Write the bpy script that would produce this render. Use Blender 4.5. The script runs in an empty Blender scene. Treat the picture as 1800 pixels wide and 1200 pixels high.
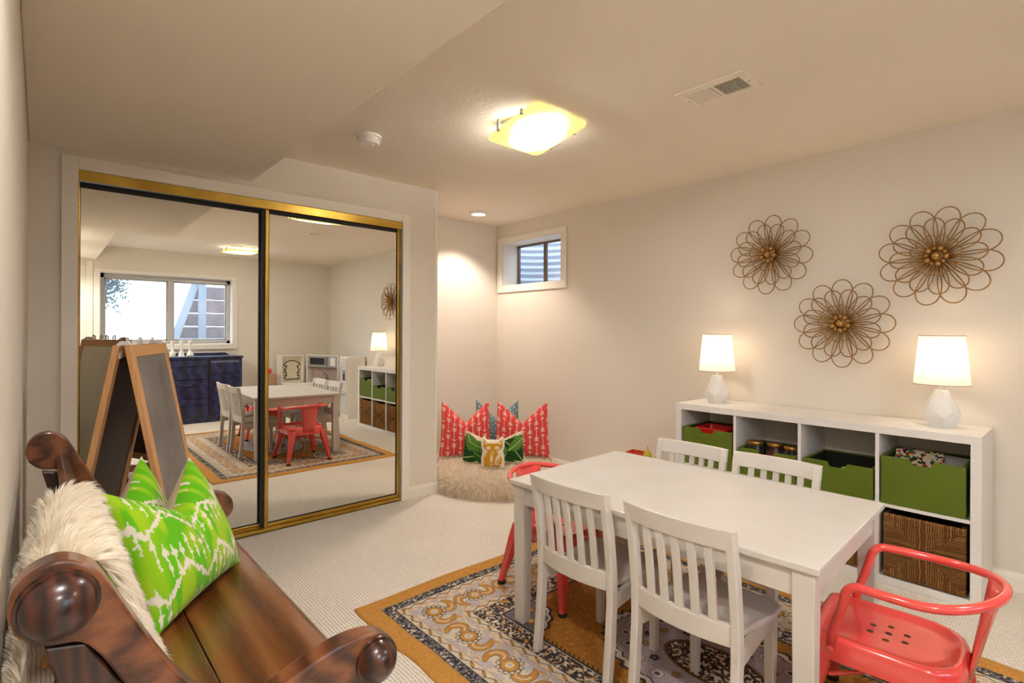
import bpy, math, random
import numpy as np
from mathutils import Matrix, Vector

random.seed(7)
rng = np.random.default_rng(11)
scene = bpy.context.scene
COL = scene.collection
PI = math.pi

# ------------------------------------------------------------------ camera
CAM_H, YAW, ROLL, FPX = 1.22, 0.7199, 0.0047, 918.2
cam_d = bpy.data.cameras.new('camera')
cam = bpy.data.objects.new('camera', cam_d)
COL.objects.link(cam)
cam_d.sensor_width = 36.0
cam_d.lens = FPX / 1800 * 36
cam_d.shift_x = 24.24 / 1800
cam_d.shift_y = -15.5 / 1800
cam_d.clip_start = 0.01
cam.matrix_world = (Matrix.Translation((0, 0, CAM_H)) @ Matrix.Rotation(-YAW, 4, 'Z')
                    @ Matrix.Rotation(PI / 2, 4, 'X') @ Matrix.Rotation(ROLL, 4, 'Z'))
scene.camera = cam

# ------------------------------------------------------------------ view and world
scene.view_settings.view_transform = 'Standard'
scene.view_settings.look = 'None'
scene.view_settings.gamma = 1.0
scene.view_settings.use_curve_mapping = False
scene.view_settings.exposure = 1.38
scene.cycles.max_bounces = 10
scene.cycles.diffuse_bounces = 5
scene.cycles.glossy_bounces = 5
scene.cycles.transparent_max_bounces = 12
scene.cycles.sample_clamp_indirect = 6.0
scene.cycles.caustics_reflective = False
scene.cycles.caustics_refractive = False
world = bpy.data.worlds.new('sky')
scene.world = world
world.use_nodes = True
wb = world.node_tree.nodes['Background']
wb.inputs[0].default_value = (0.70, 0.83, 1.0, 1)
wb.inputs[1].default_value = 2.6
GLASS = 70.0      # radiance of the ceiling fixtures' glass over the bulbs
LAMP = .85         # watts of a table lamp bulb

# ------------------------------------------------------------------ room numbers (metres)
XL, XR = -0.044, 3.512            # left and right wall faces
YC, YA, YB = 3.31, 4.02, -1.52    # closet wall, alcove end wall, rear wall faces
XE = 2.274                        # outer corner of the closet
HC, HS = 2.30, 2.112              # ceiling, soffit underside
DX0, DX1, HD = 0.139, 1.971, 2.016  # closet opening

# ------------------------------------------------------------------ helpers
def lin(c):
    c = np.asarray(c, float) / 255.0
    return np.where(c <= 0.04045, c / 12.92, ((c + 0.055) / 1.055) ** 2.4)

def rgba(c):
    l = lin(c)
    return (float(l[0]), float(l[1]), float(l[2]), 1.0)

def new_mat(name):
    m = bpy.data.materials.new(name)
    m.use_nodes = True
    nt = m.node_tree
    return m, nt, nt.nodes['Principled BSDF']

def mat(name, col, rough=0.5, metal=0.0, col2=None, nscale=30.0, bump=0.0, bscale=200.0, stretch=None,
        coat=0.0, spec=0.5, emit=None, estr=0.0, detail=4.0, sheen=0.0, bdist=0.002):
    m, nt, b = new_mat(name)
    b.inputs['Roughness'].default_value = rough
    b.inputs['Metallic'].default_value = metal
    b.inputs['Specular IOR Level'].default_value = spec
    b.inputs['Coat Weight'].default_value = coat
    b.inputs['Coat Roughness'].default_value = 0.08
    b.inputs['Sheen Weight'].default_value = sheen
    b.inputs['Base Color'].default_value = rgba(col)
    tc = nt.nodes.new('ShaderNodeTexCoord')
    mp = nt.nodes.new('ShaderNodeMapping')
    nt.links.new(tc.outputs['Object'], mp.inputs[0])
    if stretch:
        mp.inputs['Scale'].default_value = stretch
    if col2 is not None:
        n = nt.nodes.new('ShaderNodeTexNoise')
        n.inputs['Scale'].default_value = nscale
        n.inputs['Detail'].default_value = detail
        nt.links.new(mp.outputs[0], n.inputs['Vector'])
        r = nt.nodes.new('ShaderNodeValToRGB')
        r.color_ramp.elements[0].position = 0.32
        r.color_ramp.elements[1].position = 0.68
        r.color_ramp.elements[0].color = rgba(col)
        r.color_ramp.elements[1].color = rgba(col2)
        nt.links.new(n.outputs[0], r.inputs[0])
        nt.links.new(r.outputs[0], b.inputs['Base Color'])
    if bump:
        n2 = nt.nodes.new('ShaderNodeTexNoise')
        n2.inputs['Scale'].default_value = bscale
        n2.inputs['Detail'].default_value = 3
        nt.links.new(mp.outputs[0], n2.inputs['Vector'])
        bp = nt.nodes.new('ShaderNodeBump')
        bp.inputs['Strength'].default_value = bump
        bp.inputs['Distance'].default_value = bdist
        nt.links.new(n2.outputs[0], bp.inputs['Height'])
        nt.links.new(bp.outputs[0], b.inputs['Normal'])
    if emit is not None:
        b.inputs['Emission Color'].default_value = rgba(emit)
        b.inputs['Emission Strength'].default_value = estr
    return m

def attr_mat(name, rough=0.9, bump=0.15, bscale=600.0, sheen=0.0, spec=0.2):
    m, nt, b = new_mat(name)
    a = nt.nodes.new('ShaderNodeAttribute')
    a.attribute_name = 'paint'
    n = nt.nodes.new('ShaderNodeTexNoise')
    n.inputs['Scale'].default_value = bscale
    tc = nt.nodes.new('ShaderNodeTexCoord')
    nt.links.new(tc.outputs['Object'], n.inputs['Vector'])
    hs = nt.nodes.new('ShaderNodeMix')
    hs.data_type = 'RGBA'
    hs.blend_type = 'MULTIPLY'
    hs.inputs[0].default_value = 0.25
    nt.links.new(a.outputs['Color'], hs.inputs[6])
    rp = nt.nodes.new('ShaderNodeValToRGB')
    rp.color_ramp.elements[0].color = (0.35, 0.35, 0.35, 1)
    rp.color_ramp.elements[0].position = 0.35
    rp.color_ramp.elements[1].position = 0.65
    nt.links.new(n.outputs[0], rp.inputs[0])
    nt.links.new(rp.outputs[0], hs.inputs[7])
    nt.links.new(hs.outputs[2], b.inputs['Base Color'])
    b.inputs['Roughness'].default_value = rough
    b.inputs['Specular IOR Level'].default_value = spec
    b.inputs['Sheen Weight'].default_value = sheen
    bp = nt.nodes.new('ShaderNodeBump')
    bp.inputs['Strength'].default_value = bump
    bp.inputs['Distance'].default_value = 0.001
    nt.links.new(n.outputs[0], bp.inputs['Height'])
    nt.links.new(bp.outputs[0], b.inputs['Normal'])
    return m

class G:
    """collects geometry for one mesh"""
    def __init__(s):
        s.v, s.f = [], []
    def add(s, vs, fs):
        o = len(s.v)
        s.v.extend([tuple(map(float, p)) for p in vs])
        s.f.extend([tuple(o + i for i in f) for f in fs])
        return s
    def box(s, x0, x1, y0, y1, z0, z1):
        vs = [(x, y, z) for x in (x0, x1) for y in (y0, y1) for z in (z0, z1)]
        return s.add(vs, [(0, 1, 3, 2), (4, 6, 7, 5), (0, 4, 5, 1), (2, 3, 7, 6), (0, 2, 6, 4), (1, 5, 7, 3)])
    def hexa(s, a, b):
        """loft between two quads given in the same order"""
        vs = list(a) + list(b)
        n = len(a)
        fs = [tuple(range(n))[::-1], tuple(range(n, 2 * n))]
        fs += [(i, (i + 1) % n, n + (i + 1) % n, n + i) for i in range(n)]
        return s.add(vs, fs)
    def prism(s, poly, axis, a, b):
        def P(p, t):
            if axis == 'x': return (t, p[0], p[1])
            if axis == 'y': return (p[0], t, p[1])
            return (p[0], p[1], t)
        return s.hexa([P(p, a) for p in poly], [P(p, b) for p in poly])
    def tube(s, pts, r, n=8, closed=False, caps=True, flat=1.0):
        pts = [Vector(p) for p in pts]
        k = len(pts)
        rs = r if isinstance(r, (list, tuple)) else [r] * k
        T = []
        for i in range(k):
            if closed: t = pts[(i + 1) % k] - pts[i - 1]
            else: t = pts[min(i + 1, k - 1)] - pts[max(i - 1, 0)]
            T.append(t.normalized())
        up = Vector((0, 0, 1)) if abs(T[0].z) < 0.9 else Vector((1, 0, 0))
        nrm = (up - T[0] * up.dot(T[0])).normalized()
        vs = []
        for i in range(k):
            nrm = (nrm - T[i] * nrm.dot(T[i])).normalized()
            bn = T[i].cross(nrm)
            for j in range(n):
                a = 2 * PI * j / n
                vs.append(pts[i] + nrm * (math.cos(a) * rs[i]) + bn * (math.sin(a) * rs[i] * flat))
        fs = []
        for i in range(k if closed else k - 1):
            i2 = (i + 1) % k
            for j in range(n):
                j2 = (j + 1) % n
                fs.append((i * n + j, i * n + j2, i2 * n + j2, i2 * n + j))
        if caps and not closed:
            fs.append(tuple(range(n))[::-1])
            fs.append(tuple((k - 1) * n + j for j in range(n)))
        return s.add(vs, fs)
    def lathe(s, prof, n=24, c=(0, 0, 0), phase=0.0, caps=True):
        vs, fs = [], []
        for (r, z) in prof:
            for j in range(n):
                a = 2 * PI * j / n + phase
                vs.append((c[0] + r * math.cos(a), c[1] + r * math.sin(a), c[2] + z))
        k = len(prof)
        for i in range(k - 1):
            for j in range(n):
                j2 = (j + 1) % n
                fs.append((i * n + j, i * n + j2, (i + 1) * n + j2, (i + 1) * n + j))
        if caps:
            fs.append(tuple(range(n))[::-1])
            fs.append(tuple((k - 1) * n + j for j in range(n)))
        return s.add(vs, fs)
    def xf(s, m):
        s.v = [tuple(m @ Vector(p)) for p in s.v]
        return s

def link(name, me, parent=None):
    o = bpy.data.objects.new(name, me)
    COL.objects.link(o)
    if parent is not None:
        o.parent = parent
    return o

def mesh_of(name, g, m, smooth=False):
    me = bpy.data.meshes.new(name)
    me.from_pydata(g.v, [], g.f)
    me.validate()
    import bmesh
    bm = bmesh.new()
    bm.from_mesh(me)
    bmesh.ops.recalc_face_normals(bm, faces=bm.faces)
    bm.to_mesh(me)
    bm.free()
    if m is not None:
        me.materials.append(m)
    if smooth:
        me.shade_smooth()
    return me

def ob(name, g, m, parent=None, bev=0.0, seg=2, smooth=False, auto=None, sub=0):
    me = mesh_of(name, g, m, smooth)
    o = link(name, me, parent)
    if sub:
        md = o.modifiers.new('sub', 'SUBSURF')
        md.levels = md.render_levels = sub
    if bev:
        md = o.modifiers.new('bevel', 'BEVEL')
        md.width = bev
        md.segments = seg
        md.limit_method = 'ANGLE'
        md.angle_limit = math.radians(35)
        md.harden_normals = False
    if auto:
        me.shade_smooth()
        try:
            me.set_sharp_from_angle(angle=math.radians(auto))
        except Exception:
            pass
    return o

def tag(o, label, cat, group=None):
    o['label'] = label
    o['category'] = cat
    if group: o['group'] = group
    return o

def thing(name, label, cat, loc=(0, 0, 0), rz=0.0, group=None):
    o = bpy.data.objects.new(name, None)
    COL.objects.link(o)
    o.empty_display_size = 0.05
    o.location = loc
    o.rotation_euler = (0, 0, rz)
    return tag(o, label, cat, group)

def struct(o, label=None):
    o['kind'] = 'structure'
    if label: o['label'] = label
    return o

def dup(root, loc, rz, label=None):
    r = root.copy()
    COL.objects.link(r)
    r.location = loc
    r.rotation_euler = (0, 0, rz)
    if label: r['label'] = label
    for ch in list(root.children):
        c = ch.copy()
        COL.objects.link(c)
        c.parent = r
        for gch in list(ch.children):
            d = gch.copy()
            COL.objects.link(d)
            d.parent = c
    return r

def share(name, me, parent, mw=None):
    o = link(name, me, parent)
    if mw is not None: o.matrix_local = mw
    return o

def grid_obj(name, V, colors, m, parent=None, wrap=False):
    """V: (R,C,3) grid of points, colours (R,C,3) in linear values"""
    R, C = V.shape[:2]
    me = bpy.data.meshes.new(name)
    idx = np.arange(R * C).reshape(R, C)
    if wrap:
        a = idx[:-1]; b = np.roll(idx, -1, 1)[:-1]; c = np.roll(idx, -1, 1)[1:]; d = idx[1:]
    else:
        a = idx[:-1, :-1]; b = idx[:-1, 1:]; c = idx[1:, 1:]; d = idx[1:, :-1]
    F = np.stack([a.ravel(), b.ravel(), c.ravel(), d.ravel()], 1)
    me.vertices.add(R * C)
    me.vertices.foreach_set('co', V.reshape(-1).astype(np.float32))
    me.loops.add(F.size)
    me.loops.foreach_set('vertex_index', F.ravel().astype(np.int32))
    me.polygons.add(len(F))
    me.polygons.foreach_set('loop_start', (np.arange(len(F)) * 4).astype(np.int32))
    me.update(calc_edges=True)
    if colors is not None:
        at = me.color_attributes.new('paint', 'FLOAT_COLOR', 'POINT')
        cc = np.ones((R * C, 4), np.float32)
        cc[:, :3] = colors.reshape(-1, 3)
        at.data.foreach_set('color', cc.ravel())
    me.materials.append(m)
    me.shade_smooth()
    return link(name, me, parent)

class Canvas:
    """paints flat print on a raster measured in metres"""
    def __init__(s, w, h, res, base):
        s.w, s.h = w, h
        s.nx, s.ny = int(w / res) + 1, int(h / res) + 1
        s.x = np.linspace(0, w, s.nx); s.y = np.linspace(0, h, s.ny)
        s.X, s.Y = np.meshgrid(s.x, s.y)
        s.res = w / (s.nx - 1)
        s.img = np.zeros((s.ny, s.nx, 3)) + np.asarray(base, float)
    def win(s, x0, x1, y0, y1):
        i0 = max(0, int(x0 / s.res) - 1); i1 = min(s.nx, int(x1 / s.res) + 3)
        j0 = max(0, int(y0 / s.res) - 1); j1 = min(s.ny, int(y1 / s.res) + 3)
        if i0 >= i1 or j0 >= j1: return None
        return slice(j0, j1), slice(i0, i1)
    def blend(s, sl, a, col):
        a = np.clip(a, 0, 1)[..., None]
        s.img[sl] = s.img[sl] * (1 - a) + np.asarray(col, float) * a
    def ell(s, cx, cy, rx, ry, col, rot=0.0):
        r = max(rx, ry) + .01
        sl = s.win(cx - r, cx + r, cy - r, cy + r)
        if sl is None: return
        dx, dy = s.X[sl] - cx, s.Y[sl] - cy
        c, q = math.cos(rot), math.sin(rot)
        u, v = (dx * c + dy * q) / rx, (-dx * q + dy * c) / ry
        d = (np.sqrt(u * u + v * v) - 1) * min(rx, ry)
        s.blend(sl, .5 - d / s.res, col)
    def line(s, pts, w, col):
        for k in range(len(pts) - 1):
            (x0, y0), (x1, y1) = pts[k], pts[k + 1]
            w0 = w[k] if isinstance(w, (list, tuple)) else w
            w1 = w[k + 1] if isinstance(w, (list, tuple)) else w
            p = max(w0, w1) + .005
            sl = s.win(min(x0, x1) - p, max(x0, x1) + p, min(y0, y1) - p, max(y0, y1) + p)
            if sl is None: continue
            ex, ey = x1 - x0, y1 - y0
            L = ex * ex + ey * ey + 1e-12
            t = np.clip(((s.X[sl] - x0) * ex + (s.Y[sl] - y0) * ey) / L, 0, 1)
            d = np.hypot(s.X[sl] - x0 - t * ex, s.Y[sl] - y0 - t * ey) - (w0 + (w1 - w0) * t)
            s.blend(sl, .5 - d / s.res, col)
    def poly(s, pts, col):
        P = np.array(pts)
        sl = s.win(P[:, 0].min(), P[:, 0].max(), P[:, 1].min(), P[:, 1].max())
        if sl is None: return
        X, Y = s.X[sl], s.Y[sl]
        ins = np.zeros(X.shape, bool)
        for k in range(len(P)):
            (x0, y0), (x1, y1) = P[k - 1], P[k]
            if y0 == y1: continue
            ins ^= ((y0 > Y) != (y1 > Y)) & (X < (x1 - x0) * (Y - y0) / (y1 - y0) + x0)
        s.blend(sl, ins.astype(float), col)

def smooth_noise(ny, nx, cells, seed):
    r = np.random.default_rng(seed)
    cy, cx = cells
    g = r.random((cy + 2, cx + 2))
    y = np.linspace(0, cy, ny); x = np.linspace(0, cx, nx)
    yi = np.minimum(y.astype(int), cy - 1 + 1); xi = np.minimum(x.astype(int), cx)
    fy = (y - yi)[:, None]; fx = (x - xi)[None]
    fy = fy * fy * (3 - 2 * fy); fx = fx * fx * (3 - 2 * fx)
    A = g[yi][:, xi]; B = g[yi][:, xi + 1]; C = g[yi + 1][:, xi]; D = g[yi + 1][:, xi + 1]
    return (A * (1 - fx) + B * fx) * (1 - fy) + (C * (1 - fx) + D * fx) * fy

def fur_mesh(name, P, N, length, width, m, parent, droop=0.4, jitter=0.6, seed=3, clump=.022):
    """thin tapering strands, one quad and one tip triangle each"""
    r = np.random.default_rng(seed)
    n = len(P)
    cell = np.floor(P / clump).astype(int)
    key = (cell[:, 0] * 73856093) ^ (cell[:, 1] * 19349663) ^ (cell[:, 2] * 83492791)
    tab = r.normal(0, 1, (4096, 3))
    N = N + tab[key % 4096] * jitter + r.normal(0, jitter * .35, N.shape)
    N /= np.linalg.norm(N, axis=1)[:, None]
    L = (length * r.uniform(.55, 1.15, n))[:, None]
    side = np.cross(N, r.normal(0, 1, N.shape))
    side /= np.linalg.norm(side, axis=1)[:, None]
    dn = np.array([0, 0, -1.0]) * droop
    mid = P + N * L * .55 + dn * L * .25
    tip = P + N * L * .9 + dn * L * .9
    w = width
    V = np.stack([P - side * w, P + side * w, mid - side * w * .75, mid + side * w * .75, tip], 1).reshape(-1, 3)
    base = (np.arange(n) * 5)[:, None]
    F = np.concatenate([base + np.array([0, 1, 3]), base + np.array([0, 3, 2]), base + np.array([2, 3, 4])], 0)
    me = bpy.data.meshes.new(name)
    me.vertices.add(len(V))
    me.vertices.foreach_set('co', V.ravel().astype(np.float32))
    me.loops.add(F.size)
    me.loops.foreach_set('vertex_index', F.ravel().astype(np.int32))
    me.polygons.add(len(F))
    me.polygons.foreach_set('loop_start', (np.arange(len(F)) * 3).astype(np.int32))
    me.update(calc_edges=True)
    me.materials.append(m)
    me.shade_smooth()
    o = link(name, me, parent)
    o['kind'] = 'stuff'
    return o

# ------------------------------------------------------------------ materials
def wall_mat(name, col, strength=.25, scale=60):
    return mat(name, col, rough=.85, bump=strength, bscale=scale, spec=.2, bdist=.003)

M_wall = wall_mat('wall_paint', (226, 218, 205))
M_ceil = wall_mat('ceiling_paint', (240, 230, 214), .55, 45)
M_trim = mat('trim_paint', (236, 230, 218), rough=.4, spec=.4)
M_white = mat('white_furniture', (212, 206, 198), rough=.38, spec=.45, col2=(207, 200, 191), nscale=8)
M_shelf = mat('white_foil', (236, 232, 226), rough=.4, col2=(228, 224, 218), nscale=12, stretch=(1, 1, 12))
M_gold = mat('brass_frame', (214, 178, 84), rough=.3, metal=.9, col2=(186, 150, 62), nscale=6)
M_black = mat('black_gap', (16, 14, 14), rough=.6)
M_wire = mat('antique_gold_wire', (188, 144, 80), rough=.42, metal=.5, col2=(130, 94, 46), nscale=18)
M_green = mat('green_lacquer', (94, 112, 24), rough=.45, col2=(86, 104, 20), nscale=5)
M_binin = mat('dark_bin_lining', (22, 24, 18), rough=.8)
M_red = mat('coral_enamel', (232, 80, 74), rough=.16, spec=.6, coat=.5)
M_rubber = mat('black_rubber', (24, 22, 22), rough=.7)
M_ceramic = mat('white_ceramic', (226, 224, 220), rough=.45)
M_pine = mat('pine_wood', (224, 172, 118), rough=.5, col2=(206, 148, 92), nscale=7, stretch=(14, 14, 1))
M_white_pl = mat('white_plastic', (236, 234, 228), rough=.4)
M_chrome = mat('brushed_steel', (190, 190, 190), rough=.25, metal=1)

# berber carpet: loops in rows that run along the room
def carpet():
    m, nt, b = new_mat('loop_carpet')
    N = nt.nodes; Lk = nt.links
    tc = N.new('ShaderNodeTexCoord')
    sep = N.new('ShaderNodeSeparateXYZ')
    ns = N.new('ShaderNodeTexNoise'); ns.inputs['Scale'].default_value = 9
    Lk.new(tc.outputs['Object'], ns.inputs['Vector'])
    vs = N.new('ShaderNodeVectorMath'); vs.operation = 'MULTIPLY_ADD'
    Lk.new(ns.outputs['Color'], vs.inputs[0])
    vs.inputs[1].default_value = (.016, .016, 0)
    Lk.new(tc.outputs['Object'], vs.inputs[2])
    Lk.new(vs.outputs[0], sep.inputs[0])
    def mth(op, a, bb=None):
        n = N.new('ShaderNodeMath'); n.operation = op
        for i, x in enumerate((a, bb)):
            if x is None: continue
            if isinstance(x, (int, float)): n.inputs[i].default_value = x
            else: Lk.new(x, n.inputs[i])
        return n.outputs[0]
    row = mth('ABSOLUTE', mth('SINE', mth('MULTIPLY', sep.outputs[0], PI / .0135)))
    cell = mth('FLOOR', mth('MULTIPLY', sep.outputs[0], 1 / .0135))
    off = mth('MULTIPLY', cell, 2.1)
    loop = mth('ABSOLUTE', mth('SINE', mth('ADD', mth('MULTIPLY', sep.outputs[1], PI / .012), off)))
    hgt = mth('MULTIPLY', mth('POWER', row, .6), mth('ADD', mth('MULTIPLY', mth('POWER', loop, .6), .75), .25))
    n2 = N.new('ShaderNodeTexNoise'); n2.inputs['Scale'].default_value = 150
    Lk.new(tc.outputs['Object'], n2.inputs['Vector'])
    hh = mth('ADD', hgt, mth('MULTIPLY', mth('SUBTRACT', n2.outputs[0], .3), 1.1))
    rp = N.new('ShaderNodeValToRGB')
    rp.color_ramp.elements[0].position = .30
    rp.color_ramp.elements[0].color = rgba((172, 152, 126))
    rp.color_ramp.elements[1].position = .68
    rp.color_ramp.elements[1].color = rgba((253, 244, 230))
    Lk.new(hh, rp.inputs[0])
    n3 = N.new('ShaderNodeTexNoise'); n3.inputs['Scale'].default_value = 2.2
    Lk.new(tc.outputs['Object'], n3.inputs['Vector'])
    mx = N.new('ShaderNodeMix'); mx.data_type = 'RGBA'; mx.blend_type = 'MULTIPLY'
    mx.inputs[0].default_value = .12
    Lk.new(rp.outputs[0], mx.inputs[6]); Lk.new(n3.outputs[0], mx.inputs[7])
    Lk.new(mx.outputs[2], b.inputs['Base Color'])
    b.inputs['Roughness'].default_value = .95
    b.inputs['Specular IOR Level'].default_value = .1
    bp = N.new('ShaderNodeBump'); bp.inputs['Strength'].default_value = .6; bp.inputs['Distance'].default_value = .005
    Lk.new(hh, bp.inputs['Height']); Lk.new(bp.outputs[0], b.inputs['Normal'])
    return m
M_carpet = carpet()

def wood_mat(name, c1, c2, c3, scale=3.0, stretch=(1, .12, 1), rough=.3, coat=.4, rings=6.0):
    m, nt, b = new_mat(name)
    N = nt.nodes; Lk = nt.links
    tc = N.new('ShaderNodeTexCoord')
    mp = N.new('ShaderNodeMapping'); mp.inputs['Scale'].default_value = stretch
    Lk.new(tc.outputs['Object'], mp.inputs[0])
    n = N.new('ShaderNodeTexNoise'); n.inputs['Scale'].default_value = scale * 4; n.inputs['Detail'].default_value = 9
    n.inputs['Distortion'].default_value = .6
    Lk.new(mp.outputs[0], n.inputs['Vector'])
    w = N.new('ShaderNodeTexWave'); w.inputs['Scale'].default_value = rings; w.inputs['Distortion'].default_value = 7
    w.inputs['Detail'].default_value = 4; w.inputs['Detail Scale'].default_value = 1.6
    Lk.new(mp.outputs[0], w.inputs['Vector'])
    mx = N.new('ShaderNodeMix'); mx.inputs[0].default_value = .55
    Lk.new(n.outputs[0], mx.inputs[2]); Lk.new(w.outputs[1], mx.inputs[3])
    r = N.new('ShaderNodeValToRGB')
    r.color_ramp.elements[0].color = rgba(c1); r.color_ramp.elements[0].position = .2
    r.color_ramp.elements[1].color = rgba(c3); r.color_ramp.elements[1].position = .85
    e = r.color_ramp.elements.new(.5); e.color = rgba(c2)
    Lk.new(mx.outputs[0], r.inputs[0])
    Lk.new(r.outputs[0], b.inputs['Base Color'])
    b.inputs['Roughness'].default_value = rough
    b.inputs['Coat Weight'].default_value = coat
    b.inputs['Coat Roughness'].default_value = .15
    bp = N.new('ShaderNodeBump'); bp.inputs['Strength'].default_value = .12; bp.inputs['Distance'].default_value = .002
    Lk.new(mx.outputs[0], bp.inputs['Height']); Lk.new(bp.outputs[0], b.inputs['Normal'])
    return m
M_pew = wood_mat('aged_walnut', (58, 28, 14), (98, 54, 28), (130, 78, 44), stretch=(1.6, 1, 4), rings=2.2, scale=9)
M_pew_seat = wood_mat('worn_oak_seat', (84, 46, 18), (112, 66, 28), (138, 88, 44), stretch=(1.6, .14, 1), rings=2.2, rough=.24, scale=14)
M_pew_dark = wood_mat('dark_walnut', (30, 14, 10), (58, 28, 18), (82, 42, 26), stretch=(5, 5, .6), rings=3)
M_navy = wood_mat('navy_paint', (14, 20, 48), (24, 34, 72), (40, 54, 100), stretch=(1, 1, 3), rings=2, rough=.32, coat=.3)
M_timber = wood_mat('weathered_timber', (80, 56, 52), (98, 70, 64), (116, 86, 78), stretch=(.6, 1, 6), rings=2, rough=.8, coat=0)

def mirror_mat():
    m = bpy.data.materials.new('mirror_glass'); m.use_nodes = True
    nt = m.node_tree; nt.nodes.clear()
    g = nt.nodes.new('ShaderNodeBsdfGlossy'); g.inputs['Roughness'].default_value = 0.0
    g.inputs['Color'].default_value = (.9, .91, .88, 1)
    o = nt.nodes.new('ShaderNodeOutputMaterial'); nt.links.new(g.outputs[0], o.inputs[0])
    return m
M_mirror = mirror_mat()

def pane_mat(name, tint, haze):
    m = bpy.data.materials.new(name); m.use_nodes = True
    nt = m.node_tree; nt.nodes.clear(); N = nt.nodes; Lk = nt.links
    t = N.new('ShaderNodeBsdfTransparent'); t.inputs[0].default_value = (*tint, 1)
    g = N.new('ShaderNodeBsdfGlossy'); g.inputs['Roughness'].default_value = .02
    tr = N.new('ShaderNodeBsdfTranslucent'); tr.inputs[0].default_value = (.9, .93, 1, 1)
    m1 = N.new('ShaderNodeMixShader'); m1.inputs[0].default_value = .05
    Lk.new(t.outputs[0], m1.inputs[1]); Lk.new(g.outputs[0], m1.inputs[2])
    m2 = N.new('ShaderNodeMixShader'); m2.inputs[0].default_value = haze
    Lk.new(m1.outputs[0], m2.inputs[1]); Lk.new(tr.outputs[0], m2.inputs[2])
    o = N.new('ShaderNodeOutputMaterial'); Lk.new(m2.outputs[0], o.inputs[0])
    return m
M_pane = pane_mat('window_pane', (.94, .97, 1), .05)

def glow_mat(name, clear, emit, estr, body=(240, 235, 220)):
    """frosted lamp glass: passes part of the bulb's light straight, glows with the rest"""
    m = bpy.data.materials.new(name); m.use_nodes = True
    nt = m.node_tree; nt.nodes.clear(); N = nt.nodes; Lk = nt.links
    t = N.new('ShaderNodeBsdfTransparent'); t.inputs[0].default_value = (1, .97, .9, 1)
    d = N.new('ShaderNodeBsdfTranslucent'); d.inputs[0].default_value = rgba(body)
    e = N.new('ShaderNodeEmission'); e.inputs[0].default_value = rgba(emit); e.inputs[1].default_value = estr
    ad = N.new('ShaderNodeAddShader'); Lk.new(d.outputs[0], ad.inputs[0]); Lk.new(e.outputs[0], ad.inputs[1])
    mx = N.new('ShaderNodeMixShader'); mx.inputs[0].default_value = 1 - clear
    Lk.new(t.outputs[0], mx.inputs[1]); Lk.new(ad.outputs[0], mx.inputs[2])
    o = N.new('ShaderNodeOutputMaterial'); Lk.new(mx.outputs[0], o.inputs[0])
    return m
def opal_mat():
    """lit opal glass: brightest over the bulbs, pale yellow towards the rim"""
    m = bpy.data.materials.new('lit_opal_glass'); m.use_nodes = True
    nt = m.node_tree; nt.nodes.clear(); N = nt.nodes; Lk = nt.links
    tc = N.new('ShaderNodeTexCoord')
    acc = None
    for c in ((-.02, -.035, 0), (.03, .03, 0)):
        v = N.new('ShaderNodeVectorMath'); v.operation = 'DISTANCE'; v.inputs[1].default_value = c
        Lk.new(tc.outputs['Object'], v.inputs[0])
        r = N.new('ShaderNodeMapRange'); r.interpolation_type = 'SMOOTHSTEP'
        r.inputs[1].default_value = .205; r.inputs[2].default_value = .0; r.inputs[3].default_value = 0; r.inputs[4].default_value = 1
        Lk.new(v.outputs['Value'], r.inputs[0])
        if acc is None: acc = r.outputs[0]
        else:
            a = N.new('ShaderNodeMath'); a.operation = 'MAXIMUM'; Lk.new(acc, a.inputs[0]); Lk.new(r.outputs[0], a.inputs[1]); acc = a.outputs[0]
    cr = N.new('ShaderNodeValToRGB')
    cr.color_ramp.elements[0].color = rgba((250, 224, 140)); cr.color_ramp.elements[1].color = rgba((255, 251, 250)); cr.color_ramp.elements[1].position = .62; em = cr.color_ramp.elements.new(.3); em.color = rgba((255, 238, 168))
    Lk.new(acc, cr.inputs[0])
    pw = N.new('ShaderNodeMath'); pw.operation = 'POWER'; Lk.new(acc, pw.inputs[0]); pw.inputs[1].default_value = 3.2
    st = N.new('ShaderNodeMath'); st.operation = 'MULTIPLY_ADD'; Lk.new(pw.outputs[0], st.inputs[0]); st.inputs[1].default_value = GLASS; st.inputs[2].default_value = .5
    e = N.new('ShaderNodeEmission'); Lk.new(cr.outputs[0], e.inputs[0]); Lk.new(st.outputs[0], e.inputs[1])
    o = N.new('ShaderNodeOutputMaterial'); Lk.new(e.outputs[0], o.inputs[0])
    m.cycles.emission_sampling = 'FRONT_BACK' if False else 'AUTO'
    return m
M_ceilglass = opal_mat()
M_shade = glow_mat('linen_lamp_shade', .05, (255, 238, 214), .16, (196, 184, 168))

def bulb(name, loc, watts, col, radius, parent):
    l = bpy.data.lights.new(name, 'POINT')
    l.energy = watts; l.color = col; l.shadow_soft_size = radius
    o = link(name, l, parent)
    o.location = loc
    return o

# ------------------------------------------------------------------ room shell
W = .12
struct(ob('floor', G().box(XL - W, XR + W, YB - W, YA + W, -.1, 0), M_carpet))
struct(ob('ceiling', G().box(XL - W, XR + W, YB - W, YA + W, HC, HC + .1), M_ceil))
struct(ob('ceiling_soffit', G().prism([(XL, YB), (.523, YB), (.523, .93), (.942, .93), (.942, YC), (XL, YC)], 'z', HS, HC), M_ceil, bev=.006))
struct(ob('wall_left', G().box(XL - W, XL, YB - W, YC + .01, 0, HC), M_wall))
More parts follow.
